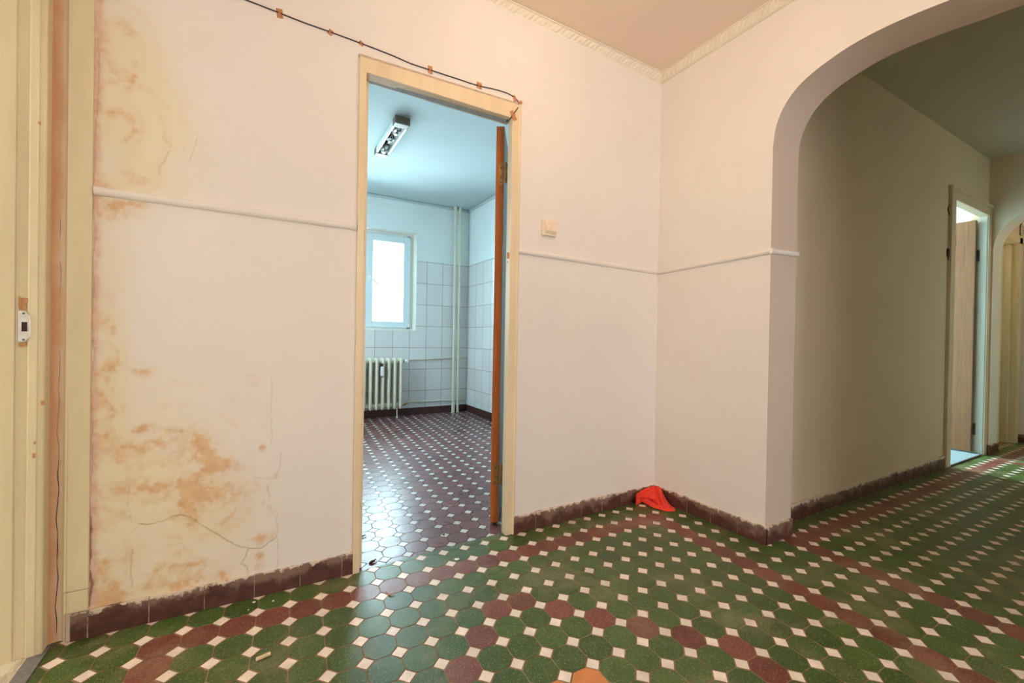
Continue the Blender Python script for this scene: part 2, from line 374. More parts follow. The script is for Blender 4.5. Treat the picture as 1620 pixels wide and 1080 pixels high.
def tiled(name, regions, mp, ir, jr, octa, sq, grout):
    mats = [grout, sq, 'green_tile', 'red_tile', 'orange_tile', 'kitchen_red_tile']; mb = MB(); tint = []
    for reg in regions:
        mb.cur = 0; mb.add([(x, y, -0.0012) for x, y in reg], [tuple(range(len(reg)))]); tint.append(1.0)
    g, c_ = 0.017, 0.262
    h = 0.5 - g; k = c_ + g*0.42
    octv = [(-h+k, -h), (h-k, -h), (h, -h+k), (h, h-k), (h-k, h), (-h+k, h), (-h, h-k), (-h, -h+k)]
    q = c_ - g*1.3
    sqv = [(0, -q), (q, 0), (0, q), (-q, 0)]
    for i in range(*ir):
        for j in range(*jr):
            for cx, cy, shape, mat in ((i+.5, j+.5, octv, octa if isinstance(octa, str) else octa(i, j)), (i, j, sqv, sq)):
                tv = float(rng.uniform(0.80, 1.18)) if shape is octv else float(rng.uniform(0.9, 1.06))
                for reg in regions:
                    poly = clip([mp(cx+u, cy+v) for u, v in shape], reg)
                    if len(poly) >= 3:
                        mb.cur = mats.index(mat); mb.add([(x, y, 0) for x, y in poly], [tuple(range(len(poly)))]); tint.append(tv)
    o = obj(name, mb, mats, recalc=False)
    a = o.data.attributes.new('tint', 'FLOAT', 'FACE'); a.data.foreach_set('value', tint)
    struct(o); return o
# the threshold between hall tiles and kitchen tiles
TL, TR = (0.24, 1.8365), (2.36, 1.9565)
tiled('floor', [[(-0.55, -0.45), (0.24, -0.45), TL, (-0.55, 1.8365)], [(0.24, -0.45), (1.06, -0.45), (1.06, 1.8829), TL], [(1.06, -0.45), (2.2, -0.45), (2.2, 1.90), (1.06, 1.90)],
                [(-0.56, 1.8365), (-0.45, 1.8365), (-0.45, 1.90), (-0.56, 1.90)],
                [(2.2, -0.75), (6.75, -0.75), (6.75, 1.30), (2.2, 1.30)]], vest_map, (-16, 60), (-26, 4), rule, 'white_tile', 'grout')
tiled('floor_kitchen', [[TL, TR, (2.36, 5.32), (-0.4, 5.32), (-0.4, 1.8365)]], kit_map, (-17, 16), (-1, 38), 'kitchen_red_tile', 'kitchen_white_tile', 'kitchen_grout')
struct(obj('floor_side_room', B((4.757, 5.555, 1.275, 1.40, -0.05, 0.006), (3.9, 5.95, 1.385, 4.2, -0.05, 0.005)), 'blue_grey_carpet'))
struct(obj('floor_west_room', B((-2.2, -0.587, -0.2, 2.2, -0.05, 0.002)), 'marble_floor'))
struct(obj('trim_threshold', B((-0.587, -0.548, 0.2, 1.86, -0.03, 0.003)), 'grey_stone'))
struct(obj('floor_south_room', B((-1.2, 2.2, -3.2, -0.45, -0.05, 0.0)), 'varnished_wood'))
struct(obj('floor_far_room', B((5.6, 7.4, 1.30, 3.2, -0.05, 0.0)), 'varnished_wood'))

# ------------------------------------------------------------------ walls
YL, YR0, YR1 = 1.842, 1.850, 1.876          # faces of the kitchen-side wall: left of the door, right of the door, in the corner
CEIL, TOP = 2.572, 2.63
XB0, XB1 = 2.088, 2.31                       # thickness of the arch wall
YJ = 1.192                                   # its end, where the arch starts
# -- numpy value noise for the stained wall
def vnoise(x, y, seed):
    r = np.random.default_rng(seed); T = r.random((256, 256))
    xi = np.floor(x).astype(int); yi = np.floor(y).astype(int); fx = x-xi; fy = y-yi
    fx = fx*fx*(3-2*fx); fy = fy*fy*(3-2*fy); g = lambda a, b: T[a % 256, b % 256]
    return (g(xi, yi)*(1-fx)+g(xi+1, yi)*fx)*(1-fy) + (g(xi, yi+1)*(1-fx)+g(xi+1, yi+1)*fx)*fy
def fbm(x, y, sc, seed, o=5, gain=0.55):
    s_, a, n_ = 0, 1, 0
    for k in range(o): s_ = s_ + a*vnoise(x*sc*2**k, y*sc*2**k, seed+k); n_ += a; a *= gain
    return s_/n_
WX0, WX1 = -0.522, 0.345
nx, nz = 270, 860
gx = np.linspace(WX0, WX1, nx); gz = np.linspace(0.0, TOP, nz); GX, GZ = np.meshgrid(gx, gz, indexing='ij')
def pt(p): v_ = at_y(p, YL); return np.array([v_.x, v_.z])
warpx = (fbm(GX, GZ, 9, 11)-0.5)*0.08 + (fbm(GX, GZ, 34, 15)-0.5)*0.03; warpz = (fbm(GX, GZ, 9, 21)-0.5)*0.08 + (fbm(GX, GZ, 34, 25)-0.5)*0.03
def dist_line(pts, wx=1.0):
    q = [pt(p) for p in pts]; X = GX+warpx*wx; Z = GZ+warpz*wx; d = np.full(GX.shape, 9.0)
    for a, b in zip(q[:-1], q[1:]):
        e = b-a; L = max(e@e, 1e-9); u = np.clip(((X-a[0])*e[0]+(Z-a[1])*e[1])/L, 0, 1)
        d = np.minimum(d, np.hypot(X-a[0]-u*e[0], Z-a[1]-u*e[1]))
    return d
def stroke(pts, w, wx=1.0): return np.exp(-(dist_line(pts, wx)/w)**2)
def blob(p, rx, rz, sharp=2.0):
    c_ = pt(p); r = np.hypot((GX+warpx-c_[0])/rx, (GZ+warpz-c_[1])/rz); return 1/(1+np.exp((r-1)*6*sharp))
n1 = fbm(GX, GZ, 20, 31, 6, 0.62); n2 = fbm(GX, GZ, 70, 41, 4, 0.65); n3 = fbm(GX, GZ, 6, 51)
tex = np.clip((n1-0.36)*4.2, 0, 1)*np.clip(0.3+(n2-0.28)*2.2, 0, 1.3)
stain = 0
stain = stain + 0.85*stroke([(212, 676), (240, 674), (262, 678), (282, 679)], 0.013, 0.5)
stain = stain + 0.45*stroke([(200, 700), (250, 698), (300, 692), (322, 700), (345, 722), (352, 750), (338, 775)], 0.022)
stain = stain + 0.95*stroke([(312, 700), (318, 725), (330, 750), (330, 772), (312, 782), (295, 792)], 0.026)
stain = stain + 0.75*stroke([(232, 775), (255, 778), (285, 772), (312, 782)], 0.014)
stain = stain + 0.75*stroke([(292, 790), (290, 815), (300, 822)], 0.024)
stain = stain + 0.30*blob((275, 735), 0.17, 0.13, 1.2)
stain = stain + 0.38*blob((335, 745), 0.075, 0.10, 1.5) + 0.22*blob((350, 800), 0.10, 0.12, 1.0)
stain = stain + 0.65*stroke([(255, 903), (290, 892), (318, 890), (340, 902), (352, 922)], 0.013) + 0.30*blob((300, 915), 0.12, 0.055, 1.5)
stain = stain + 0.75*stroke([(235, 938), (255, 930), (290, 928), (315, 925)], 0.018)
stain = stain + 1.0*stroke([(350, 924), (380, 921), (415, 915)], 0.008, 0.3)
for p, r1, s1 in (((172, 590), 0.030, 0.9), ((165, 612), 0.03, 0.6), ((162, 690), 0.035, 0.75), ((165, 640), 0.03, 0.5), ((170, 720), 0.03, 0.35), ((398, 604), 0.022, 0.6),
                  ((228, 590), 0.018, 0.45), ((230, 582), 0.022, 0.3), ((172, 903), 0.022, 0.9), ((160, 945), 0.04, 0.9), ((178, 958), 0.04, 0.8), ((192, 780), 0.035, 0.25),
                  ((406, 880), 0.018, 0.8), ((404, 900), 0.014, 0.5), ((408, 848), 0.022, 0.6), ((420, 846), 0.02, 0.5), ((422, 700), 0.011, 0.7), ((441, 748), 0.013, 0.8),
                  ((408, 798), 0.009, 0.8), ((424, 812), 0.013, 0.7), ((166, 515), 0.03, 0.4), ((170, 475), 0.03, 0.3), ((295, 875), 0.02, 0.35), ((270, 860), 0.03, 0.2), ((200, 868), 0.02, 0.35)):
    stain = stain + s1*blob(p, r1, r1, 0.7)
stain = stain + 0.65*stroke([(165, 318), (190, 322), (222, 324)], 0.014, 0.3) + 0.45*blob((178, 328), 0.07, 0.03, 1.0)
stain = stain + 0.45*stroke([(168, 180), (200, 190), (215, 205), (212, 222)], 0.014) + 0.4*stroke([(205, 100), (200, 130), (190, 150)], 0.012) + 0.35*stroke([(175, 60), (172, 90)], 0.014) + 0.3*stroke([(205, 35), (203, 70)], 0.014)
stain = stain + 0.40*stroke([(180, 290), (215, 275), (245, 268)], 0.02)
field = np.maximum.reduce([blob((275, 735), 0.20, 0.17, 0.35), blob((335, 752), 0.11, 0.15, 0.4), 0.8*blob((300, 915), 0.17, 0.09, 0.4), 0.7*blob((215, 880), 0.20, 0.16, 0.35), 0.75*blob((160, 640), 0.06, 0.20, 0.4), 0.8*blob((200, 215), 0.11, 0.19, 0.35), 0.6*blob((190, 80), 0.08, 0.13, 0.35)])
tide = (np.exp(-((field-0.42)/0.030)**2)*0.40 + np.exp(-((field-0.62)/0.035)**2)*0.32 + np.exp(-((field-0.25)/0.025)**2)*0.18)*np.clip((n3-0.30)*3.2, 0, 1)
rings = np.abs(np.sin(18*fbm(GX, GZ, 7, 71, 4)))**14*0.22*blob((225, 880), 0.28, 0.24, 0.6)
stain = np.clip(0.68*(stain*(0.22+tex*1.5) + tide*(0.35+tex) + rings*(0.3+tex)), 0, 0.8)
pale = 0.85*blob((235, 760), 0.24, 0.30, 0.8) + 0.9*blob((220, 900), 0.33, 0.22, 0.9) + 0.85*blob((205, 210), 0.16, 0.22, 0.8) + 0.6*blob((190, 90), 0.12, 0.18, 0.7) + 0.8*blob((165, 560), 0.06, 0.40, 0.7)
pale = np.clip(pale*(0.25+1.3*n3), 0, 0.9)
dx = GX - (-0.462)
pink = np.clip(1.2*np.exp(-np.clip(dx-0.004, 0, 9)**2/(0.006+0.012*n1)**2), 0, 1)*(dx > -0.03)*np.clip(0.25+1.1*n1, 0, 0.85)
crk = 0
def crack(pts, w, s_=1.0, wx=0.35): return s_*np.exp(-(dist_line(pts, wx)/w)**4)
for pts, w, s_ in (([(222, 828), (240, 829), (258, 826), (275, 817), (300, 821), (318, 832), (342, 846), (370, 862), (395, 867), (414, 865), (435, 850)], 0.0019, 0.55),
                   ([(393, 867), (388, 880), (380, 893), (391, 897), (390, 910)], 0.0018, 0.45), ([(428, 600), (426, 640), (432, 700)], 0.0015, 0.22), ([(447, 715), (444, 740), (436, 755), (400, 758)], 0.0016, 0.3),
                   ([(438, 810), (436, 840), (441, 890), (440, 920)], 0.0015, 0.25), ([(420, 765), (424, 790)], 0.0018, 0.3), ([(205, 770), (203, 810), (210, 830)], 0.0015, 0.22),
                   ([(212, 870), (212, 900), (208, 930)], 0.0018, 0.35), ([(150, 877), (185, 876)], 0.0015, 0.2), ([(270, 240), (256, 262), (252, 275)], 0.0018, 0.25), ([(312, 222), (302, 255)], 0.0018, 0.22)):
    crk = np.maximum(crk, crack(pts, w, s_))
crk = np.maximum(crk, crack([(143, 820), (141, 850), (144, 875), (141, 900), (145, 925), (141, 958)], 0.0042, 0.95, 0.25))
crk = np.maximum(crk, crack([(155, 60), (153, 200), (150, 300), (147, 450), (145, 600), (143, 820)], 0.0018, 0.30, 0.25))
mb = MB()
relief = -0.0016*crk/0.9
V_ = np.stack([GX, YL + relief*-1.0, GZ], -1).reshape(-1, 3)
mb.v = [tuple(r) for r in V_.tolist()]
idx = np.arange(nx*nz).reshape(nx, nz)
mb.f = [tuple(r) for r in np.stack([idx[:-1, :-1], idx[1:, :-1], idx[1:, 1:], idx[:-1, 1:]], -1).reshape(-1, 4).tolist()]; mb.mi = [0]*len(mb.f)
n_st = len(mb.v)
mb.cur = 1
mb.box(-0.60, WX0+0.002, 1.862, 1.93, 0, TOP); mb.box(WX0+0.002, WX1-0.005, YL+0.004, YL+0.085, 0, TOP)               # body behind the stained face
# above the door and right of it: the right part stands back a little and runs slightly off square
mb.add([(WX1-0.005, YL, 2.06), (1.078, YR0, 2.09), (1.078, YR0, TOP), (WX1-0.005, YL, TOP), (WX1-0.005, YL+0.085, 2.06), (1.078, YR0+0.08, 2.09), (1.078, YR0+0.08, TOP), (WX1-0.005, YL+0.085, TOP)],
       [(0, 1, 2, 3), (7, 6, 5, 4), (0, 4, 5, 1), (3, 2, 6, 7)])
mb.prism([(1.078, YR0), (XB0+0.2, YR1), (XB0+0.2, YR0+0.09), (1.078, YR0+0.08)], 0, TOP)
wn = obj('wall_north', mb, ['stained_paint', 'vestibule_paint'], recalc=False)
for name, arr in (('stain', stain), ('pale', pale), ('pink', pink), ('crack', crk)):
    a = wn.data.attributes.new(name, 'FLOAT', 'POINT'); full = np.zeros(len(mb.v), dtype=np.float32); full[:n_st] = np.asarray(arr, dtype=np.float32).ravel(); a.data.foreach_set('value', full)
struct(wn)

# arch wall: profile in the plane x = const, extruded to its thickness
def arch_edge(y0, z0, ry, rz, n=22, p=2.25):
    out = []
    for k in range(n+1):
        a = math.pi/2*k/n; out.append((y0 - ry*(1-math.cos(a)**(2/p)), z0 + rz*math.sin(a)**(2/p)))
    return out
YJR = -0.20                                  # other end of the arch, behind the frame of the photograph
ctrl = [(YJ, 1.78), (YJ, 1.885), (1.178, 1.985), (1.141, 2.063), (1.086, 2.119), (1.016, 2.155), (0.92, 2.182), (0.84, 2.193), (0.75, 2.194), (0.66, 2.187), (0.55, 2.173), (0.45, 2.162), (0.30, 2.135), (0.10, 2.06), (-0.05, 1.95), (-0.15, 1.80), (YJR, 1.50)]
def curve2(c, n=4):
    out = []
    for i in range(len(c)-1):
        p0, p1, p2, p3 = (Vector(c[max(i-1, 0)]), Vector(c[i]), Vector(c[i+1]), Vector(c[min(i+2, len(c)-1)]))
        for k in range(n):
            t_ = k/n; v_ = 0.5*((2*p1) + (p2-p0)*t_ + (2*p0-5*p1+4*p2-p3)*t_*t_ + (3*p1-p0-3*p2+p3)*t_**3); out.append((min(v_.x, YJ), v_.y))
    return out + [c[-1]]
edge = [(YJ, 0)] + curve2(ctrl) + [(YJR, 0)]
mb = MB()
def arch_wall(mb, edge, xa, xb, ymax, ymin, top):
    n = len(edge)
    for x, flip in ((xa, False), (xb, True)):
        pts = [(x, y, z) for y, z in edge]; tops = [(x, ymax if k == 0 else (ymin if k == n-1 else y), top) for k, (y, z) in enumerate(edge)]
        vs = pts + tops; fs = [(k, k+1, n+k+1, n+k) for k in range(n-1)]
        vs += [(x, ymax, 0), (x, ymin, 0)]; fs += [(2*n, 0, n), (n-1, 2*n+1, 2*n-1)]
        mb.cur = 1 if flip else 0; mb.add(vs, [tuple(reversed(f)) for f in fs] if flip else fs)
    mb.cur = 2
    mb.add([(xa, y, z) for y, z in edge] + [(xb, y, z) for y, z in edge], [(k, n+k, n+k+1, k+1) for k in range(n-1)])
arch_wall(mb, edge, XB0, XB1, 1.95, -0.75, TOP)
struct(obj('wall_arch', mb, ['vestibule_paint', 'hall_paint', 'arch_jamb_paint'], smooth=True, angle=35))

# hall: its long wall, with the opening to the side room; far arch; end wall; opposite wall
YC = 1.285
mb = B((XB1-0.02, 4.72, YC, YC+0.10, 0, TOP), (4.72, 5.60, YC, YC+0.10, 2.17, TOP), (5.60, 5.95, YC, YC+0.10, 0, TOP), (5.95, 6.62, YC, YC+0.10, 2.03, TOP), (6.58, 6.8, YC, YC+0.10, 0, TOP))
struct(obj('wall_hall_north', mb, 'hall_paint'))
XF0, XF1 = 5.632, 5.88
fl = arch_edge(1.255, 1.80, 0.42, 0.36); fr_ = [(1.255-0.35-y, z) for y, z in reversed(fl)]
mb = MB(); arch_wall(mb, [(1.255, 0)] + fl + fr_ + [(-0.35, 0)], XF0, XF1, YC+0.01, -0.75, TOP)
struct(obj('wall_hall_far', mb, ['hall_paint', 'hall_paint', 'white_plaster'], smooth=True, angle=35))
struct(obj('wall_far_end', B((6.66, 6.76, -0.75, YC+0.05, 0, TOP)), 'white_plaster'))
mb = B((XB1, 6.76, -0.85, -0.75, 0, TOP)); struct(obj('wall_hall_south', mb, 'hall_paint'))
# west wall with its doorway, south wall with the opening behind the camera
mb = B((-0.70, -0.56, -0.45, 0.85, 0, TOP), (-0.70, -0.56, 0.85, 1.80, 2.08, TOP), (-0.90, -0.60, 1.86, 2.0, 0, TOP)); struct(obj('wall_west', mb, 'vestibule_paint'))
mb = B((-0.70, -0.05, -0.55, -0.45, 0, TOP), (-0.05, 2.09, -0.55, -0.45, 2.35, TOP), (2.09, XB1, -0.55, -0.45, 0, TOP)); struct(obj('wall_south', mb, 'vestibule_paint'))
struct(obj('wall_west_room', B((-2.3, -2.2, -0.3, 2.3, 0, TOP), (-2.3, -0.7, 2.0, 2.1, 0, TOP), (-2.3, -0.6, -0.3, -0.2, 0, TOP)), 'white_plaster'))
struct(obj('wall_south_room', B((-1.3, -1.2, -3.2, -0.5, 0, TOP), (2.2, 2.3, -3.2, -0.5, 0, TOP), (-1.3, 2.3, -3.3, -3.2, 0, TOP)), 'white_plaster'))
struct(obj('wall_side_room', B((3.8, 3.9, YC+0.1, 4.3, 0, TOP), (5.95, 6.05, YC+0.1, 4.3, 0, TOP), (3.8, 6.05, 4.2, 4.3, 0, TOP)), 'kitchen_ceiling_paint'))
struct(obj('wall_far_room', B((7.4, 7.5, YC, 3.2, 0, TOP), (6.05, 7.4, 3.1, 3.2, 0, TOP)), 'white_plaster'))
# kitchen
YK, XK = 5.285, 2.345
WXa, WXb, WZa, WZb = 0.36, 1.648, 1.035, 2.235
mb = B((-0.5, WXa, YK, YK+0.30, 0, TOP), (WXb, XK+0.1, YK, YK+0.30, 0, TOP), (WXa, WXb, YK, YK+0.30, 0, WZa), (WXa, WXb, YK, YK+0.30, WZb, TOP))
struct(obj('wall_kitchen_north', mb, 'kitchen_paint'))
struct(obj('wall_kitchen_east', B((XK, XK+0.1, 1.93, YK, 0, TOP)), 'kitchen_paint'))
struct(obj('wall_kitchen_west', B((-0.5, -0.4, 1.93, 3.8, 0, TOP), (-0.5, -0.4, 4.6, YK, 0, TOP), (-0.5, -0.4, 3.8, 4.6, 0, 0.9), (-0.5, -0.4, 3.8, 4.6, 2.25, TOP)), 'kitchen_paint'))  # unseen opening added here to let the side light in
tt = 0.006
mb = B((-0.4, WXa, YK-tt, YK, 0.085, 1.902), (WXb, XK-tt, YK-tt, YK, 0.085, 1.902), (WXa, WXb, YK-tt, YK, 0.085, WZa)); struct(obj('trim_kitchen_tiles_north', mb, 'kitchen_tiles_north'))
struct(obj('trim_kitchen_tiles_east', B((XK-tt, XK, 1.94, YK-tt, 0.085, 1.902)), 'kitchen_tiles_east'))
struct(obj('baseboard_kitchen_north', B((-0.4, XK-0.012, YK-0.016, YK, 0, 0.085)), 'kitchen_baseboard_tile', bevel=0.004))
struct(obj('baseboard_kitchen_east', B((XK-0.016, XK, 1.94, YK-0.016, 0, 0.085)), 'kitchen_baseboard_tile', bevel=0.004))
# a slim plastered pipe chase in the corner above the tiles, and a cove along the ceiling
struct(obj('trim_kitchen_cove', B((-0.4, XK, YK-0.02, YK, TOP-0.035, TOP), (XK-0.02, XK, 1.94, YK-0.02, TOP-0.035, TOP)), 'kitchen_ceiling_paint', bevel=0.012))
# ceilings
struct(obj('ceiling', B((-0.6, XB0, -0.5, 1.90, CEIL, CEIL+0.03)), 'ceiling_paint'))
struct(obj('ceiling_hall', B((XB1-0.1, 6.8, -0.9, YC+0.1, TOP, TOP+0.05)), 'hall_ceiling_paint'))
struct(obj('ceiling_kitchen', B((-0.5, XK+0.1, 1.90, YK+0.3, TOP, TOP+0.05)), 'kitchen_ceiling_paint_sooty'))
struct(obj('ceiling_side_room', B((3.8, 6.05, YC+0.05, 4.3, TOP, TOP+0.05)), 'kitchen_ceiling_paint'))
struct(obj('ceiling_south_room', B((-1.3, 2.3, -3.3, -0.5, TOP, TOP+0.05)), 'white_plaster'))
struct(obj('ceiling_west_room', B((-2.3, -0.6, -0.3, 2.1, TOP, TOP+0.05)), 'white_plaster'))
struct(obj('ceiling_far_room', B((6.05, 7.5, YC+0.05, 3.2, TOP, TOP+0.05)), 'white_plaster'))

# ------------------------------------------------------------------ baseboards of short brown tiles, chair rail, cornice
def baseboard(name, pts, h=0.085, th=0.012, piece=0.150, off=0.0, out=(0, -1)):
    mb = MB()
    for (a, b) in zip(pts[:-1], pts[1:]):
        a, b = Vector(a), Vector(b); d = (b-a); L = d.length; d.normalize(); nrm = Vector((d.y, -d.x))
        s_ = -off
        while s_ < L:
            p0, p1 = max(0, s_+0.0012), min(L, s_+piece-0.0012)
            if p1 > p0:
                hh = h + random.uniform(-0.003, 0.003); tk = th + random.uniform(-0.0012, 0.0012)
                q = [a+d*p0, a+d*p1, a+d*p1+nrm*tk, a+d*p0+nrm*tk]
                mb.prism([(v_.x, v_.y) for v_ in q], 0.0, hh)
            s_ += piece
        # grout bed behind and between
        mb.cur = 1; q = [a, b, b+nrm*(th*0.85), a+nrm*(th*0.85)]; mb.prism([(v_.x, v_.y) for v_ in q], 0, h*0.93); mb.cur = 0
    return struct(obj(name, mb, ['baseboard_tile', 'joint_grout'], bevel=0.0015))
baseboard('baseboard_north', [(-0.505, YL), (0.328, YL)], off=0.11)
baseboard('baseboard_north_right', [(1.080, YR0), (XB0, YR1)], off=0.02)
baseboard('baseboard_arch', [(XB0, YR1-0.012), (XB0, YJ-0.0115)], off=0.06)
baseboard('baseboard_arch_end', [(XB0+0.0005, YJ), (XB1, YJ)], off=0.06)
baseboard('baseboard_hall', [(XB1, YC), (4.70, YC)], off=0.03, h=0.095)
baseboard('baseboard_far', [(XF0, YC), (XF0, 1.255), (XF1, 1.255)], h=0.085)
baseboard('baseboard_far_end', [(6.66, YC), (6.66, 0.2)], h=0.085)
def rail(name, a, b, r=0.014, n=8, parent=None):
    a, b = Vector(a), Vector(b); d = (b-a).normalized(); nrm = Vector((d.y, -d.x, 0)).normalized()
    k = max(2, int((b-a).length/0.03)); P = []
    for i in range(k+1):
        p = a + (b-a)*i/k; row = []
        for j in range(n+1):
            t_ = math.pi*j/n; rr = r*(1+0.10*math.sin(i*1.7+j)*0.5)
            row.append(p + nrm*(rr*math.sin(t_)) + Vector((0, 0, rr*1.0*math.cos(t_))))
        P.append(row)
    mb = MB(); mb.grid(P); mb.add(P[0], [tuple(range(n+1))]); mb.add(P[-1], [tuple(range(n, -1, -1))])
    return struct(obj(name, mb, 'vestibule_paint', smooth=True, angle=60))
rail('trim_rail_north', (-0.462, YL, 1.400), (0.322, YL, 1.396))
rail('trim_rail_north_right', (1.082, YR0, 1.390), (XB0, YR1, 1.376))
rail('trim_rail_arch', (XB0, YR1, 1.376), (XB0, YJ-0.002, 1.394))
rail('trim_rail_jamb', (XB0-0.008, YJ, 1.394), (XB1+0.004, YJ, 1.402))

def cornice(name, a, b, inward):
    # a, b along the wall foot of the cornice; the ornamented face leans from the wall up to the ceiling
    a, b = Vector(a), Vector(b); d = (b-a).normalized(); L = (b-a).length; inn = Vector(inward)
    nu, nv = int(L/0.004), 30; P = []
    for i in range(nu+1):
        s_ = L*i/nu; row = []
        for j in range(nv+1):
            v = j/nv
            o_ = 0.034*v**0.9; z = 0.052*v
            n_ = 0.0
            if v < 0.10: n_ = 0.006*math.sin(v/0.10*math.pi)
            elif v < 0.20: n_ = 0.0045*math.sin((v-0.1)/0.1*math.pi)*(0.75+0.25*math.cos(s_*2*math.pi/0.016))
            elif v > 0.84: n_ = 0.006*math.sin((v-0.84)/0.16*math.pi)
            else:
                w = (v-0.2)/0.64; ph = s_*2*math.pi/0.085
                leaf = math.cos(ph + 2.6*math.sin(w*math.pi) + 0.8*math.cos(w*5))*math.sin(w*math.pi)
                curl = math.cos(ph*3 - w*7)*math.sin(w*math.pi)
                n_ = 0.004*max(-0.2, leaf) + 0.0022*curl
            mid = Vector((0, 0, z)) + inn*o_
            nv_ = (inn*0.8 - Vector((0, 0, 0.6)))
            row.append(a + d*s_ + mid + nv_*n_)
        P.append(row)
    mb = MB(); mb.grid(P)
    # back: close against wall and ceiling
    back = [[P[i][0] for i in (0, nu)], [a + Vector((0, 0, 0.052)), b + Vector((0, 0, 0.052))], [P[i][nv] for i in (0, nu)]]
    mb.grid(back)
    return struct(obj(name, mb, 'cornice_plaster', smooth=True, angle=70))
ZC = CEIL - 0.052
cornice('trim_cornice_north', (-0.56, YL, ZC-0.004), (XB0+0.0, YR1, ZC), (0, -1, 0))
cornice('trim_cornice_arch', (XB0, YR1, ZC), (XB0, -0.45, ZC+0.004), (-1, 0, 0))

# ------------------------------------------------------------------ kitchen doorway
d1 = struct(empty('door_1', (0.70, 1.86, 0)))
mb = MB()
def fr_y(x): return 1.826 + (x-0.34)/(1.07-0.34)*0.016          # front face of the frame, slightly askew like the wall
yf0, yf1 = fr_y(0.33), fr_y(1.075)
# left post, right post (with rebate), head
mb.prism([(0.326, yf0), (0.352, yf0), (0.352, 1.885), (0.372, 1.885), (0.372, 1.935), (0.326, 1.935)], 0, 2.075)
mb.prism([(1.036, yf1), (1.076, yf1), (1.080, yf1+0.004), (1.080, 1.945), (1.069, 1.945), (1.069, 1.885), (1.036, 1.885)], 0, 2.098)
mb.extrude([(0.340, yf0, 2.018), (1.06, yf1, 2.023), (1.076, yf1, 2.098), (0.326, yf0, 2.076)], (0, 0.055, 0))
mb.extrude([(0.345, 1.868, 2.032), (1.06, 1.884, 2.037), (1.076, 1.884, 2.098), (0.326, 1.868, 2.076)], (0, 0.06, 0))
fr1 = obj('door_frame', mb, 'cream_frame', d1, bevel=0.004)
mb = MB(); mb.extrude([(0.324, yf0+0.006, 2.077), (1.078, yf1+0.006, 2.0985), (1.080, yf1+0.006, 2.110), (0.322, yf0+0.006, 2.089)], (0, 0.02, 0)); obj('head_shadow_strip', mb, 'shadow_strip_brown', fr1, bevel=0.003)  # thin brown strip, its colour stands in for the shadow line over the head
# narrow rebate strip in plain grey under the head
obj('rebate_strip', B((0.355, 1.040, 1.868, 1.900, 2.0190, 2.0340)), 'plain_grey', fr1, bevel=0.002)['label'] = 'grey rebate strip under the door head'
# casing bead in the plaster along the right of the frame
mb = MB(); mb.tube([(1.079, yf1+0.006, 0.0), (1.079, yf1+0.006, 2.10)], 0.009, 10); obj('casing_bead', mb, 'cream_frame', fr1, smooth=True)
mb = MB()
for (p, w, h_) in (((804, 404), 0.014, 0.030), ((803, 414), 0.006, 0.006)):
    v_ = at_y(p, yf1-0.0004); mb.box(v_.x-w/2, v_.x+w/2, yf1-0.0012, yf1+0.002, v_.z-h_/2, v_.z+h_/2)
obj('bare_chip', mb, 'bare_wood', fr1, bevel=0.002)['label'] = 'bare wood chip in the paint'
mb = MB()
for (p, h_) in (((577, 372), 0.05), ((576, 398), 0.03), ((573, 620), 0.03), ((570, 800), 0.02)):
    v_ = at_y(p, yf0); mb.box(0.3505, 0.3535, yf0+0.002, yf0+0.03, v_.z-h_/2, v_.z+h_/2)
obj('bare_chip', mb, 'bare_wood', fr1, bevel=0.001)
# the leaf swings into the kitchen, opened past a right angle
HP = Vector((1.063, 1.965)); ang = math.radians(33)
dl = Vector((math.sin(ang), math.cos(ang))); nl = Vector((-dl.y, dl.x))
th, wl = 0.040, 0.70
c0 = HP + nl*0.004
q = [c0, c0 + nl*th, c0 + nl*th + dl*wl, c0 + dl*wl]
mb = MB(); mb.prism([(v_.x, v_.y) for v_ in q], 0.012, 2.042)
leaf1 = obj('door_leaf', mb, 'orange_wood', d1, bevel=0.002)
# a white painted face on the side turned to the wall
q2 = [c0 - nl*0.0012 + dl*0.004, c0 + dl*0.004, c0 + dl*wl, c0 - nl*0.0012 + dl*wl]
mb = MB(); mb.prism([(v_.x, v_.y) for v_ in q2], 0.014, 2.040); obj('painted_face', mb, 'plain_grey', leaf1)
for zc in (1.80, 0.265):
    hg = MB(); q4 = [c0 + nl*0.004 - dl*0.0018, c0 + nl*0.025 - dl*0.0018, c0 + nl*0.025 + dl*0.001, c0 + nl*0.004 + dl*0.001]
    hg.prism([(v_.x, v_.y) for v_ in q4], zc-0.062, zc+0.05)
    hg.tube([(HP.x+0.004, HP.y-0.010, zc-0.050), (HP.x+0.004, HP.y-0.010, zc+0.045)], 0.0065, 12)
    hg.tube([(HP.x+0.004, HP.y-0.010, zc+0.045), (HP.x+0.004, HP.y-0.010, zc+0.058)], [0.0065, 0.003], 12)
    hg.box(HP.x+0.0045, HP.x+0.0065, HP.y-0.050, HP.y-0.010, zc-0.045, zc+0.045)
    h_ = obj('hinge', hg, 'brass', d1, smooth=True, angle=40)
    sc = MB()
    for dz in (-0.045, -0.02, 0.03):
        p = c0 + nl*0.014 - dl*0.0022; sc.lathe([(0.0035, -0.0008), (0.0035, 0.0006)], (p.x, p.y, zc+dz), 'Y', 10)
    obj('hinge_screws', sc, 'dark_metal', h_)

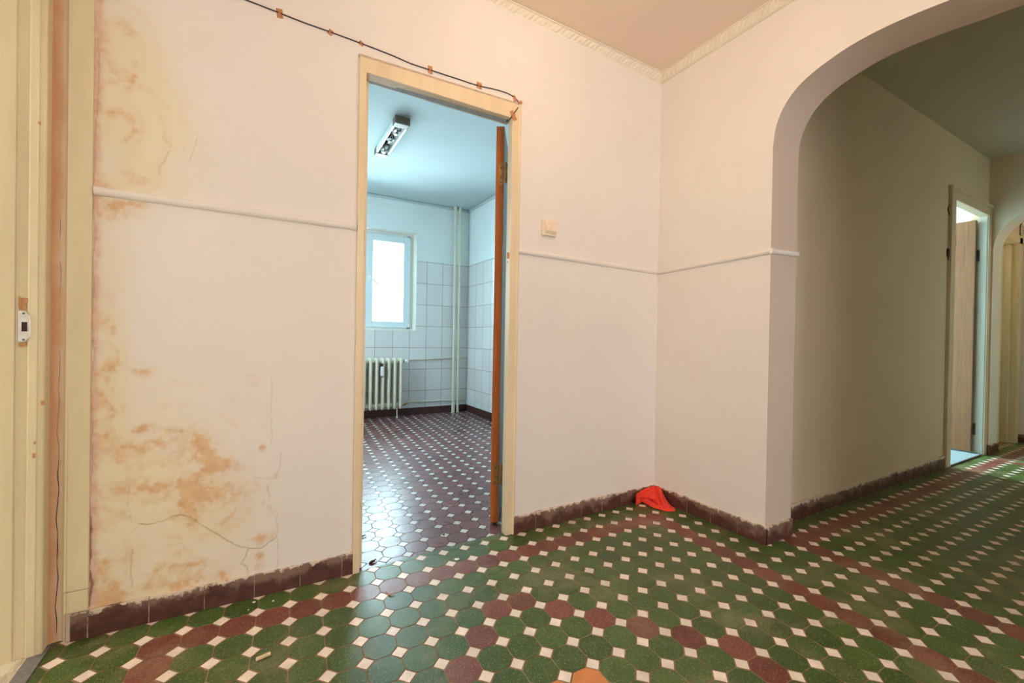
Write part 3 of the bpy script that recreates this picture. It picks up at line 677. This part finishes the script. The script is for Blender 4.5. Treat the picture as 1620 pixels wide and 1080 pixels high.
# ------------------------------------------------------------------ west doorway beside the stained wall
d2 = struct(empty('door_2', (-0.60, 1.80, 0)))
mb = MB(); YD = 1.800
mb.prism([(-0.557, YD+0.004), (-0.561, YD), (-0.594, YD), (-0.594, YD+0.004), (-0.618, YD+0.004), (-0.618, YD-0.004), (-0.76, YD-0.012), (-0.76, 1.862), (-0.557, 1.862)], 0.0, 2.12)
mb.prism([(-0.571, YD-0.003), (-0.591, YD-0.003), (-0.591, YD+0.003), (-0.571, YD+0.003)], 0.0, 2.12)
fr2 = obj('door_frame', mb, 'cream_gloss', d2, bevel=0.003)
mb = MB(); mb.box(-0.76, -0.557, 0.85, 0.93, 0, 2.12); mb.box(-0.76, -0.557, 0.93, 1.79, 2.04, 2.12); obj('door_frame_head', mb, 'cream_gloss', d2, bevel=0.003)
def on_d2(p): v_ = at_y(p, YD); return v_.x, v_.z
# strike plate: rounded on one side, latch hole and two screws
px0, pz0 = on_d2((30, 541)); px1, pz1 = on_d2((49, 492))
mb = MB(); cw = 0.010
mb.extrude([(px0, YD-0.0045, pz0), (px1-cw, YD-0.0045, pz0+0.002), (px1, YD-0.0045, pz0+0.014), (px1, YD-0.0045, pz1-0.014), (px1-cw, YD-0.0045, pz1-0.001), (px0, YD-0.0045, pz1)], (0, 0.006, 0))
sp_ = obj('strike_plate', mb, 'galvanised_metal', d2, bevel=0.0008); sp_['label'] = 'galvanised latch plate let into the cream frame'
zc = (pz0+pz1)/2; hx = px0+0.0065
obj('latch_hole', B((hx, hx+0.0115, YD-0.0052, YD+0.0005, zc-0.014, zc+0.013)), 'dark_hole', sp_)
for dz in (0.038, -0.038):
    mb = MB(); mb.lathe([(0.0026, -0.0006), (0.0026, 0.001)], (hx+0.004, YD-0.0048, zc+dz), 'Y', 12); obj('plate_screw', mb, 'dark_metal', sp_)
mb = MB()
def chip(mb, poly, y, d=0.002):
    mb.extrude([(x, y, z) for x, z in poly], (0, d, 0))
pp = [on_d2(p) for p in ((30, 468), (31, 471), (44, 471), (45, 476), (40, 481), (42, 486), (40, 490), (31, 490), (29, 484))]
chip(mb, pp, YD-0.0006); pp = [on_d2(p) for p in ((30, 541), (40, 541), (43, 546), (35, 549), (29, 547))]; chip(mb, pp, YD-0.0006)
pp = [on_d2(p) for p in ((49, 491), (51, 493), (51, 505), (53, 518), (50, 520), (50, 533), (48, 532), (49.3, 510))]; chip(mb, pp, YD-0.0006)
obj('bare_chip', mb, 'bare_wood', d2)['label'] = 'bare wood where the paint broke off round the latch plate'
mb = MB()
for p, r_ in (((68, 637), 0.004), ((55, 720), 0.0045), ((63, 195), 0.003), ((56, 700), 0.003)):
    x, z = on_d2(p); mb.box(x-r_, x+r_*0.7, YD-0.0036, YD+0.002, z-r_*1.6, z+r_*1.6)
obj('paint_chip', mb, 'bare_wood', d2, bevel=0.001)
# rounded orange plaster between frame and wall, cream board at the wall's end
mb = MB(); P = []
for z in np.linspace(0, TOP, 60):
    row = []
    for k in range(9):
        a = k/8; x = -0.558 + 0.044*a; y = 1.838 + 0.016*math.sin(a*math.pi*0.9) - 0.010*a**3 + 0.002*math.sin(z*3+a*4)
        row.append((x, y, z))
    P.append(row)
mb.grid(P); struct(obj('trim_orange_plaster', mb, 'orange_plaster', smooth=True))
mb = MB()
cr = []
for k in range(30):
    z = 0.02 + k*0.045; cr.append((-0.5405+0.0022*math.sin(k*2.1)+0.0015*math.sin(k*5.3), 1.850, z))
mb.tube(cr, [0.0012*(0.25+0.75*abs(math.sin(k*1.3)))*(1 if k < 13 else 0.4) for k in range(30)], 6); struct(obj('trim_plaster_crack', mb, 'dark_gap'))
mb = B((-0.522, -0.4645, 1.833, 1.85, 0.155, TOP), (-0.522, -0.4655, 1.8338, 1.85, 0.088, 0.1535)); struct(obj('trim_cream_board', mb, 'cream_gloss', bevel=0.002))
# ------------------------------------------------------------------ side-room doorway in the hall
d3 = struct(empty('door_3', (5.15, YC, 0)))
YS = YC - 0.022
mb = B((4.665, 4.755, YS, YC+0.13, 0, 2.20), (5.56, 5.628, YS, YC+0.045, 0, 2.20), (4.755, 5.56, YS, YC+0.045, 2.115, 2.20), (5.572, 5.628, YC+0.045, YC+0.10, 0, 2.13))
mb.box(4.64, 5.629, YS-0.008, YS+0.01, 2.185, 2.215)
fr3 = obj('door_frame', mb, ['worn_frame'], d3, bevel=0.004)
obj('frame_reveal', B((5.554, 5.562, YS+0.012, YC+0.040, 0, 2.112)), 'pale_frame', fr3)
lf = obj('door_leaf', B((5.502, 5.542, YC+0.05, YC+0.84, 0.02, 2.085)), 'varnished_wood', d3, bevel=0.002)
obj('leaf_edge', B((5.5035, 5.5405, YC+0.0485, YC+0.0502, 0.022, 2.083)), 'dark_wood', lf)
for zc in (1.77, 0.22):
    hg = MB(); hg.tube([(5.549, YC+0.042, zc-0.05), (5.549, YC+0.042, zc+0.05)], 0.008, 10); hg.box(5.541, 5.545, YC+0.044, YC+0.085, zc-0.05, zc+0.05); hg.box(5.549, 5.562, YC+0.034, YC+0.040, zc-0.05, zc+0.05)
    obj('hinge', hg, 'dark_metal', d3, smooth=True)
obj('keyhole_plate', B((4.752, 4.758, YS-0.0006, YS+0.02, 1.74, 1.83)), 'dark_metal', d3)
struct(obj('trim_side_threshold', B((4.755, 5.49, YC-0.022, YC-0.012, -0.02, 0.010)), 'dark_gap'))
# ------------------------------------------------------------------ far doorway beyond the second arch
d4 = struct(empty('door_4', (6.2, YC, 0)))
mb = B((5.93, 5.98, YC-0.02, YC+0.11, 0, 2.05), (6.50, 6.60, YC-0.02, YC+0.11, 0, 2.05), (5.93, 6.60, YC-0.02, YC+0.11, 1.985, 2.065))
mb.box(6.475, 6.50, YC+0.03, YC+0.11, 0, 1.985)
fr4 = obj('door_frame', mb, 'cream_gloss', d4, bevel=0.004)
mb = B((6.44, 6.475, YC+0.11, YC+0.75, 0.01, 1.98)); lf4 = obj('door_leaf', mb, 'cream_gloss', d4, bevel=0.003)
obj('keyhole', B((6.4385, 6.4395, YC+0.155, YC+0.165, 0.915, 0.955)), 'dark_hole', lf4)

# ------------------------------------------------------------------ kitchen window
w1 = struct(empty('window_1', ((WXa+WXb)/2, YK+0.14, WZa)))
YW = YK + 0.135
mb = MB(); f_ = 0.045
for (a, b, c_, d_) in ((WXa+0.02, WXa+0.02+f_, WZa+0.02, WZb-0.02), (WXb-0.035-f_, WXb-0.035, WZa+0.02, WZb-0.02), (WXa+0.02, WXb-0.035, WZa+0.02, WZa+0.02+f_), (WXa+0.02, WXb-0.035, WZb-0.02-f_, WZb-0.02)):
    mb.box(a, b, YW, YW+0.07, c_, d_)
obj('window_frame', mb, 'window_plastic', w1, bevel=0.004)
mb = B((WXa, WXb, YW-0.001, YW+0.05, WZa, WZa+0.02), (WXa, WXb, YW-0.001, YW+0.05, WZb-0.02, WZb), (WXb-0.035, WXb, YW+0.004, YW+0.05, WZa, WZb), (WXa, WXa+0.02, YW, YW+0.05, WZa, WZb)); obj('window_surround', mb, 'white_plaster', w1)
mb = B((WXa, WXb, YK+0.0, YW, WZa-0.001, WZa+0.004), (WXa, WXb, YK, YW, WZb-0.003, WZb+0.001), (WXb-0.004, WXb+0.001, YK, YW, WZa, WZb), (WXa-0.001, WXa+0.003, YK, YW, WZa, WZb)); obj('window_reveal', mb, 'white_plaster', w1)
def sash(x0, x1):
    z0, z1, b = WZa+0.035, WZb-0.035, 0.085; mb = MB()
    for bx in ((x0, x0+b, z0, z1), (x1-b, x1, z0, z1), (x0+b, x1-b, z0, z0+b*0.85), (x0+b, x1-b, z1-b, z1)): mb.box(bx[0], bx[1], YW-0.018, YW+0.035, bx[2], bx[3])
    s_ = obj('sash', mb, 'window_plastic', w1, bevel=0.006)
    obj('pane', B((x0+b-0.005, x1-b+0.005, YW+0.008, YW+0.014, z0+b*0.85-0.005, z1-b+0.005)), 'window_glass', s_)
    return s_
s1 = sash(1.062, WXb-0.045); sash(WXa+0.03, 1.040)
mb = MB(); hx, hz = 1.105, 1.655
mb.box(hx-0.014, hx+0.014, YW-0.030, YW-0.018, hz-0.035, hz+0.035); mb.tube([(hx, YW-0.03, hz), (hx, YW-0.058, hz), (hx+0.03, YW-0.062, hz-0.02), (hx+0.10, YW-0.062, hz-0.075)], 0.009, 10)
obj('window_handle', mb, 'white_plastic', s1, smooth=True)
obj('sash_hinge', B((WXb-0.062, WXb-0.040, YW-0.024, YW-0.016, WZa+0.045, WZa+0.09)), 'white_plastic', s1, bevel=0.003)

# ------------------------------------------------------------------ radiator
RAD = tag(empty('radiator', (1.1, YK-0.13, 0)), 'cream cast iron radiator with rounded columns below the kitchen window', 'radiator')
NX, PITCH = 13, 0.0695
xs = [1.425 - PITCH*k for k in range(NX)]; yr = YK - 0.115
def section(x):
    mb = MB(); w = 0.019
    for dy in (-0.052, 0.0, 0.052):
        prof = [(0.105, 0.004), (0.118, 0.012), (0.15, 0.017), (0.40, 0.0165), (0.64, 0.017), (0.68, 0.019), (0.698, 0.015), (0.704, 0.006)]
        vs = []; n = 12
        for z, r in prof:
            for j in range(n):
                a = 2*math.pi*j/n; vs.append((x + r*math.cos(a), yr + dy + r*1.15*math.sin(a), z))
        mb.add(vs, [(i*n+j, i*n+(j+1) % n, (i+1)*n+(j+1) % n, (i+1)*n+j) for i in range(len(prof)-1) for j in range(n)] + [tuple(range(n-1, -1, -1)), tuple((len(prof)-1)*n+j for j in range(n))])
    for z, h_ in ((0.665, 0.030), (0.150, 0.030)):
        mb.tube([(x-PITCH/2+0.0005, yr, z), (x-0.022, yr, z), (x+0.022, yr, z), (x+PITCH/2-0.0005, yr, z)], [0.026, 0.030, 0.030, 0.026], 14)
        mb.box(x-0.0145, x+0.0145, yr-0.052, yr+0.052, z-h_*0.9, z+h_*0.9)
    return mb
for x in xs: obj('column_section', section(x), 'radiator_paint', RAD, smooth=True, angle=50)
obj('heat_meter', B((1.1825, 1.2175, yr-0.094, yr-0.066, 0.50, 0.61)), 'white_plastic', RAD, bevel=0.005)
mb = B((1.187, 1.213, yr-0.072, yr-0.030, 0.49, 0.645)); obj('meter_bracket', mb, 'dark_metal', RAD)
mb = MB(); mb.tube([(1.452, yr, 0.665), (1.475, yr, 0.665)], 0.012, 12); mb.lathe([(0.014, -0.02), (0.018, -0.006), (0.018, 0.008), (0.012, 0.02)], (1.488, yr, 0.668), 'X', 14)
vb = obj('valve', mb, 'brass', RAD, smooth=True)
mb = MB(); mb.lathe([(0.010, -0.005), (0.019, -0.01), (0.023, -0.03), (0.023, -0.06), (0.016, -0.072)], (1.492, yr, 0.668), 'Y', 18); obj('valve_knob', mb, 'white_plastic', vb, smooth=True)
mb = MB(); mb.tube([(1.452, yr, 0.150), (1.47, yr, 0.150), (1.50, yr+0.01, 0.155), (1.53, yr+0.04, 0.160)], [0.012, 0.017, 0.014, 0.011], 12); obj('return_union', mb, 'brass', RAD, smooth=True)
mb = MB(); mb.tube([(1.395, yr-0.02, 0.0), (1.393, yr-0.02, 0.125)], 0.0075, 10); mb.lathe([(0.013, 0), (0.013, 0.008)], (1.395, yr-0.02, 0.0), 'Z', 12); obj('leg', mb, 'pipe_paint', RAD, smooth=True)
mb = MB(); mb.tube([(0.72, yr-0.02, 0.0), (0.72, yr-0.02, 0.125)], 0.0075, 10); obj('leg', mb, 'pipe_paint', RAD, smooth=True)

# pipes: two risers in the corner and the flow and return to the radiator
def pipe(name, pts, r, label, group=None, collar=None):
    root = tag(empty(name, pts[0]), label, 'pipe', group); mb = MB(); mb.tube(pts, r, 14); obj('pipe', mb, 'pipe_paint', root, smooth=True)
    for c_ in (collar or []):
        mb = MB(); a = Vector(c_[0]); b = Vector(c_[1]); mb.tube([a, b], r*1.28, 14); obj('collar', mb, 'pipe_paint', root, smooth=True)
    return root
yp = YK - 0.062
pipe('riser_pipe', [(2.135, yp, 0.0), (2.132, yp, 1.3), (2.128, yp, TOP-0.002)], 0.0185, 'left and thicker of the two upright heating pipes in the kitchen corner', None, [((2.135, yp, 0.0), (2.135, yp, 0.12)), ((2.128, yp, 2.585), (2.128, yp, 2.628))])
pipe('riser_pipe', [(2.192, yp-0.008, 0.0), (2.190, yp-0.008, 1.3), (2.188, yp-0.008, TOP-0.002)], 0.0165, 'right and thinner of the two upright heating pipes in the kitchen corner', None, [((2.192, yp-0.008, 0.69), (2.192, yp-0.008, 0.76))])
yb = YK - 0.026
pipe('flow_pipe', [(1.512, yr+0.02, 0.672), (1.525, yr+0.04, 0.674), (1.56, yb, 0.677), (1.80, yb, 0.683), (2.10, yb, 0.700), (XK-0.008, yb, 0.705)], 0.0085, 'upper horizontal heating pipe running from the radiator valve to the corner', None)
pipe('return_pipe', [(1.53, yr+0.05, 0.160), (1.56, yb, 0.160), (1.80, yb, 0.155), (2.02, yb, 0.158), (2.10, yb, 0.150), (XK-0.008, yb, 0.150)], 0.0085, 'lower horizontal heating pipe just above the kitchen baseboard', None)

# ------------------------------------------------------------------ ceiling light in the kitchen
LC = Vector((0.905, 3.66, TOP)); LL = 0.72
CL = tag(empty('ceiling_light', LC), 'old bare strip light with metal end caps on the kitchen ceiling', 'lamp')
def lx(a, b, c_, d_, e, f): return (LC.x+a, LC.x+b, LC.y+c_, LC.y+d_, TOP-e, TOP-f)
obj('back_tray', B(lx(-0.052, 0.052, -LL/2, LL/2, 0.012, 0.0)), 'chrome', CL, bevel=0.003)
for s_ in (-1, 1):
    y0 = LC.y + s_*LL/2; ya, yb_ = sorted((y0, y0 - s_*0.085))
    obj('end_cap', B((LC.x-0.058, LC.x+0.058, ya, yb_, TOP-0.062, TOP-0.0)), 'lamp_endcap', CL, bevel=0.008)
for s_ in (-1, 1):
    mb = MB(); x = LC.x + s_*0.048
    mb.box(x-0.008, x+0.008, LC.y-LL/2+0.08, LC.y+LL/2-0.08, TOP-0.058, TOP-0.010); obj('side_rail', mb, 'lamp_glass' if s_ < 0 else 'white_plastic', CL, bevel=0.004)
for k, dy in enumerate((-0.20, 0.20)):
    mb = MB(); mb.lathe([(0.012, -0.10), (0.020, -0.07), (0.020, -0.045), (0.026, -0.03)], (LC.x, LC.y+dy, TOP-0.042), 'Y', 16); so = obj('lamp_socket', mb, 'dark_metal', CL, smooth=True)
    mb = MB(); mb.lathe([(0.014, -0.03), (0.028, 0.0), (0.032, 0.03), (0.026, 0.06), (0.008, 0.075)], (LC.x, LC.y+dy, TOP-0.042), 'Y', 18); obj('bulb', mb, 'chrome', so, smooth=True)
mb = MB(); mb.box(LC.x-0.03, LC.x+0.03, LC.y-0.03, LC.y+0.03, TOP-0.045, TOP-0.012); obj('terminal_block', mb, 'dark_metal', CL, bevel=0.004)
mb = MB()
for k in range(3):
    mb.tube([(LC.x-0.03+0.02*k, LC.y-0.13, TOP-0.03), (LC.x+0.02*math.sin(k*2), LC.y-0.06, TOP-0.055+0.008*k), (LC.x+0.02*math.cos(k*2), LC.y+0.05, TOP-0.05), (LC.x-0.02+0.02*k, LC.y+0.13, TOP-0.03)], 0.0035, 6)
obj('wiring', mb, 'black_cable', CL, smooth=True)

# ------------------------------------------------------------------ light switch
def yw(x): return YR0 + (x-1.078)/(XB0-1.078)*(YR1-YR0)
sa, sb = at_y((856, 347), YR0+0.004), at_y((878, 376), YR0+0.004); ysw = yw(sa.x)
SW = tag(empty('light_switch', ((sa.x+sb.x)/2, ysw, sb.z)), 'cream square light switch on the wall right of the kitchen door', 'switch')
obj('switch_base', B((sa.x, sb.x, ysw-0.016, ysw+0.004, sb.z, sa.z)), 'switch_plastic', SW, bevel=0.006, seg=3)
mb = MB(); x0, x1, z0, z1 = sa.x+0.016, sb.x-0.006, sb.z+0.007, sa.z-0.009
mb.add([(x0, ysw-0.0145, z0), (x1, ysw-0.0145, z0), (x1, ysw-0.025, z0+0.018), (x0, ysw-0.025, z0+0.018), (x1, ysw-0.0165, z1), (x0, ysw-0.0165, z1), (x0, ysw-0.014, z1), (x1, ysw-0.014, z1)],
       [(0, 1, 2, 3), (3, 2, 4, 5), (5, 4, 7, 6), (0, 3, 5, 6), (1, 7, 4, 2), (0, 6, 7, 1)])
obj('rocker', mb, 'switch_plastic', SW, bevel=0.0015)

# ------------------------------------------------------------------ cable along the wall with bits of tape
def on_wall(p, lift=0.0):
    v_ = at_y(p, YL); 
    y = YL if v_.x < WX1 else YL + (v_.x-WX1)/(1.078-WX1)*(YR0-YL)
    v_ = at_y(p, y); v_.y -= lift; return v_
path = [(300, -34), (340, -19), (388, 0), (442, 21), (480, 36), (522, 51), (571, 69), (620, 88), (650, 101), (680, 111), (720, 124), (757, 136), (780, 141), (800, 147), (813, 154), (820, 162), (821, 167)]
pts = [on_wall(p, 0.0025) for p in path]
tail = [at_y((817, 174), yf1-0.003), at_y((811, 182), yf1-0.003), at_y((806, 189), yf1-0.003), at_y((801, 192), yf1-0.004), at_y((803, 188.5), yf1+0.002)]
def smooth_path(pts, n=5):
    out = []
    for i in range(len(pts)-1):
        p0, p1, p2, p3 = pts[max(i-1, 0)], pts[i], pts[i+1], pts[min(i+2, len(pts)-1)]
        for k in range(n):
            t_ = k/n; out.append(0.5*((2*p1) + (p2-p0)*t_ + (2*p0-5*p1+4*p2-p3)*t_*t_ + (3*p1-p0-3*p2+p3)*t_**3))
    return out + [pts[-1]]
mb = MB(); mb.tube(smooth_path(pts + tail), 0.0023, 8)
tag(obj('cable', mb, 'black_cable', smooth=True), 'thin black cable taped along the wall above the kitchen door', 'cable')
def tape(p, w, h_, rot, label, base=None):
    c_ = on_wall(p) if base is None else at_y(p, base); rot = math.radians(rot)
    P = []
    ca = smooth_path(pts + tail)
    for i in range(9):
        row = []
        for j in range(13):
            u = (i/8-0.5)*w; v = (j/12-0.5)*h_; x = c_.x + u*math.cos(rot) - v*math.sin(rot); z = c_.z + u*math.sin(rot) + v*math.cos(rot)
            d = min((x-q_.x)**2 + (z-q_.z)**2 for q_ in ca)**0.5
            row.append((x, c_.y - 0.0004 - 0.0052*math.exp(-(d/0.0045)**2) - 0.0006*abs(math.sin(i*1.1+j)), z))
        P.append(row)
    mb = MB(); mb.grid(P)
    o = obj('tape_piece', mb, 'brown_tape', smooth=True, recalc=False)
    md = o.modifiers.new('thickness', 'SOLIDIFY'); md.thickness = 0.0004; md.offset = 0
    return tag(o, label, 'tape', 'pieces of tape holding the cable')
tape((442.5, 21.5), 0.021, 0.034, 6, 'brown tape piece on the cable, leftmost, nearest the photo\'s top edge')
tape((523, 51.5), 0.018, 0.022, -25, 'small squarish brown tape piece on the cable left of the door frame corner')
tape((571.5, 69), 0.020, 0.016, -30, 'smallest brown tape piece, on the cable just above the door frame\'s left corner')
tape((680.5, 110.5), 0.020, 0.034, 4, 'tall brown tape piece on the cable above the middle of the door head')
tape((758, 135.5), 0.026, 0.029, -5, 'broad brown tape piece on the cable above the right half of the door head')
tape((814, 156), 0.015, 0.030, 14, 'brown tape piece at the start of the cable\'s downward bend above the frame corner')
tape((823, 163), 0.016, 0.026, -42, 'slanted brown tape piece at the cable\'s outermost point right of the frame corner')
tape((812, 183), 0.022, 0.046, 32, 'slanted brown tape piece stuck on the cream door frame itself', base=yf1-0.0004)

# a loose black wire by the side-room door
mb = MB(); mb.tube(smooth_path([at_y(p, YC-0.006) for p in ((1505.5, 313), (1504, 322), (1500, 329), (1501, 336), (1504, 345), (1505.2, 352))], 5), 0.003, 6)
tag(obj('loose_wire', mb, 'black_cable', smooth=True), 'short loose black wire curling out beside the far hall door frame', 'wire')
mb = B((4.640, 4.662, YC-0.012, YC, 1.66, 1.72)); mb.tube([(4.65, YC-0.006, 1.66), (4.652, YC-0.009, 1.63)], 0.004, 6)
tag(obj('wire_clip', mb, 'black_cable', bevel=0.002), 'small black clip below the loose wire beside the hall door frame', 'clip')

# ------------------------------------------------------------------ red cloth in the corner
hem = [at_z(p, z) for p, z in (((1008, 791.5), 0.012), ((1015, 793.5), 0.010), ((1023, 797.5), 0.004), ((1031, 802), 0.003), ((1041, 805), 0.003), ((1052, 808), 0.003), ((1062, 809), 0.003), ((1068.5, 807.5), 0.003))]
ridge = [at_y((1006.5, 781), 1.818), at_y((1015, 775.5), 1.838), at_y((1025, 771), 1.850), at_y((1037, 768.2), 1.852), at_x((1044.5, 770.5), 2.066), at_x((1050.5, 783), 2.064), at_x((1058, 795.5), 2.066), at_x((1068, 806), 2.068)]
def interp(ps, u):
    q = [Vector(p) for p in ps]; x = u*(len(q)-1); i = min(int(x), len(q)-2); t_ = x-i
    p0, p1, p2, p3 = q[max(i-1, 0)], q[i], q[i+1], q[min(i+2, len(q)-1)]
    return 0.5*((2*p1) + (p2-p0)*t_ + (2*p0-5*p1+4*p2-p3)*t_*t_ + (3*p1-p0-3*p2+p3)*t_**3)
P = []; NU, NV = 80, 44
for i in range(NU+1):
    u = i/NU; h0, r0 = interp(hem, u), interp(ridge, u); row = []
    for j in range(NV+1):
        v = j/NV
        if v < 0.78:
            s_ = v/0.78; p = h0.lerp(r0, s_); bulge = math.sin(s_*math.pi)
            def gl(u0, s0, u1, s1, w):
                e = Vector((u1-u0, s1-s0)); q_ = Vector((u-u0, s_-s0)); k_ = max(0, min(1, q_.dot(e)/e.dot(e))); return math.exp(-((q_-e*k_).length/w)**2)
            fold = 0.003*math.sin(u*23 + 3*s_) + 0.002*math.sin(u*41 - 5*s_) - 0.024*gl(0.44, 0.95, 0.63, 0.2, 0.035) + 0.018*gl(0.52, 0.95, 0.72, 0.25, 0.05) - 0.015*gl(0.10, 0.55, 0.36, 0.85, 0.04) + 0.015*gl(0.2, 0.45, 0.36, 0.5, 0.08) - 0.012*gl(0.80, 0.1, 0.93, 0.75, 0.03)
            env = min(1, 6*u, 6*(1-u))
            out = Vector((-0.62, -0.70, 0.2)); p = p + out*((0.010 + fold)*bulge*env) - out*(0.060*gl(0.38, 0.28, 0.52, 0.18, 0.055)*bulge)
        else:
            s_ = (v-0.78)/0.22; p = Vector((min(r0.x+0.004*s_, 2.070), min(r0.y+0.006*s_, 1.858), r0.z*(1-s_**1.5)+0.003*s_))
        p.z = max(p.z, 0.0025); p.x = min(p.x, 2.072); p.y = min(p.y, 1.858); row.append(p)
    P.append(row)
mb = MB(); mb.grid(P); cl = obj('cloth', mb, 'red_cloth', smooth=True, angle=120, recalc=False)
md = cl.modifiers.new('thickness', 'SOLIDIFY'); md.thickness = 0.0016; md.offset = 0
md = cl.modifiers.new('smooth', 'SUBSURF'); md.levels = md.render_levels = 1
tag(cl, 'crumpled bright red cloth lying on the tiles in the room corner', 'cloth')

# ------------------------------------------------------------------ small litter on the floor
def scrap(p, L, w, rot, label):
    c_ = at_z(p, 0.0); root = tag(empty('debris_scrap', c_), label, 'scrap'); mb = MB(); P = []
    for i in range(9):
        u = i/8; r = w*math.sin(math.pi*min(0.98, u*0.9+0.08))**0.7; row = []
        for j in range(8):
            a = 2*math.pi*j/8; x = (u-0.5)*L; y = r*math.cos(a); z = r*0.62*(1+math.sin(a)) + 0.0004 + 0.004*u*u
            ca, sa_ = math.cos(rot), math.sin(rot); row.append((c_.x+x*ca-y*sa_, c_.y+x*sa_+y*ca, z))
        P.append(row+[row[0]])
    mb.grid(P); obj('body', mb, 'scrap_brown', root, smooth=True)
    mb = MB()
    for k in range(4):
        a0 = rot + 0.35*(k-1.5); b0 = Vector((math.cos(rot), math.sin(rot), 0))*L*0.34; st = Vector(c_) + b0 + Vector((0, 0, w*0.8)); en = st + Vector((math.cos(a0), math.sin(a0), 0))*L*0.38
        mb.tube([st, (st+en)/2 + Vector((0, 0, 0.004)), en + Vector((0, 0, -w*0.4))], [0.0012, 0.001, 0.0006], 5)
    obj('frayed_strand', mb, 'scrap_brown', root)
scrap((589, 890), 0.030, 0.0075, 0.35, 'shrivelled dark brown scrap on the threshold beside the left door post')
scrap((571, 850), 0.034, 0.0065, 0.1, 'dark brown scrap on the kitchen floor, half behind the left door post')
mb = MB(); mb.tube(smooth_path([Vector((*at_z(p, 0.0).xy, z)) for p, z in (((610, 937), 0.004), ((614, 940), 0.0035), ((619, 942), 0.003), ((624, 940), 0.004))]), [0.0015]*6+[0.0028]*4+[0.0015]*6, 6)
tag(obj('curled_shaving', mb, 'bare_wood', smooth=True), 'small curled brown shaving on a white tile in front of the doorway', 'shaving')
a, b = at_z((405, 1043), 0.0055), at_z((428, 1033), 0.0055)
mb = MB(); d_ = (b-a).normalized(); mb.tube([a, a+d_*0.001, b-d_*0.001, b], [0.0045, 0.0055, 0.0055, 0.0045], 12)
tag(obj('wooden_peg', mb, 'pale_wood', smooth=True), 'short pale round wooden peg lying on a green floor tile', 'peg')
def flake(p, r, label):
    c_ = at_z(p, 0.0); n = 7; mb = MB(); pl = [(c_.x + r*random.uniform(0.6, 1.1)*math.cos(2*math.pi*k/n), c_.y + r*random.uniform(0.5, 0.9)*math.sin(2*math.pi*k/n)) for k in range(n)]
    mb.prism(pl, 0.0005, 0.0032); tag(obj('paint_flake', mb, 'white_flake', bevel=0.0008), label, 'flake', 'flakes fallen on the floor')
flake((722, 885), 0.013, 'largest white flake, on a green tile in the middle of the doorway threshold')
flake((402, 953), 0.006, 'tiny white flake close to the baseboard, left one of the pair')
flake((432, 951), 0.006, 'tiny white flake close to the baseboard, right one of the pair')
flake((393, 965), 0.003, 'speck of white flake on the green tile just below the left flake')
c_ = at_z((702, 846), 0.0); mb = MB(); mb.lathe([(0.002, 0.0004), (0.006, 0.002), (0.005, 0.005), (0.001, 0.007)], (c_.x, c_.y, 0), 'Z', 8)
tag(obj('crumb', mb, 'dark_gap', smooth=True), 'tiny black crumb on the kitchen tiles near the middle of the doorway', 'crumb')
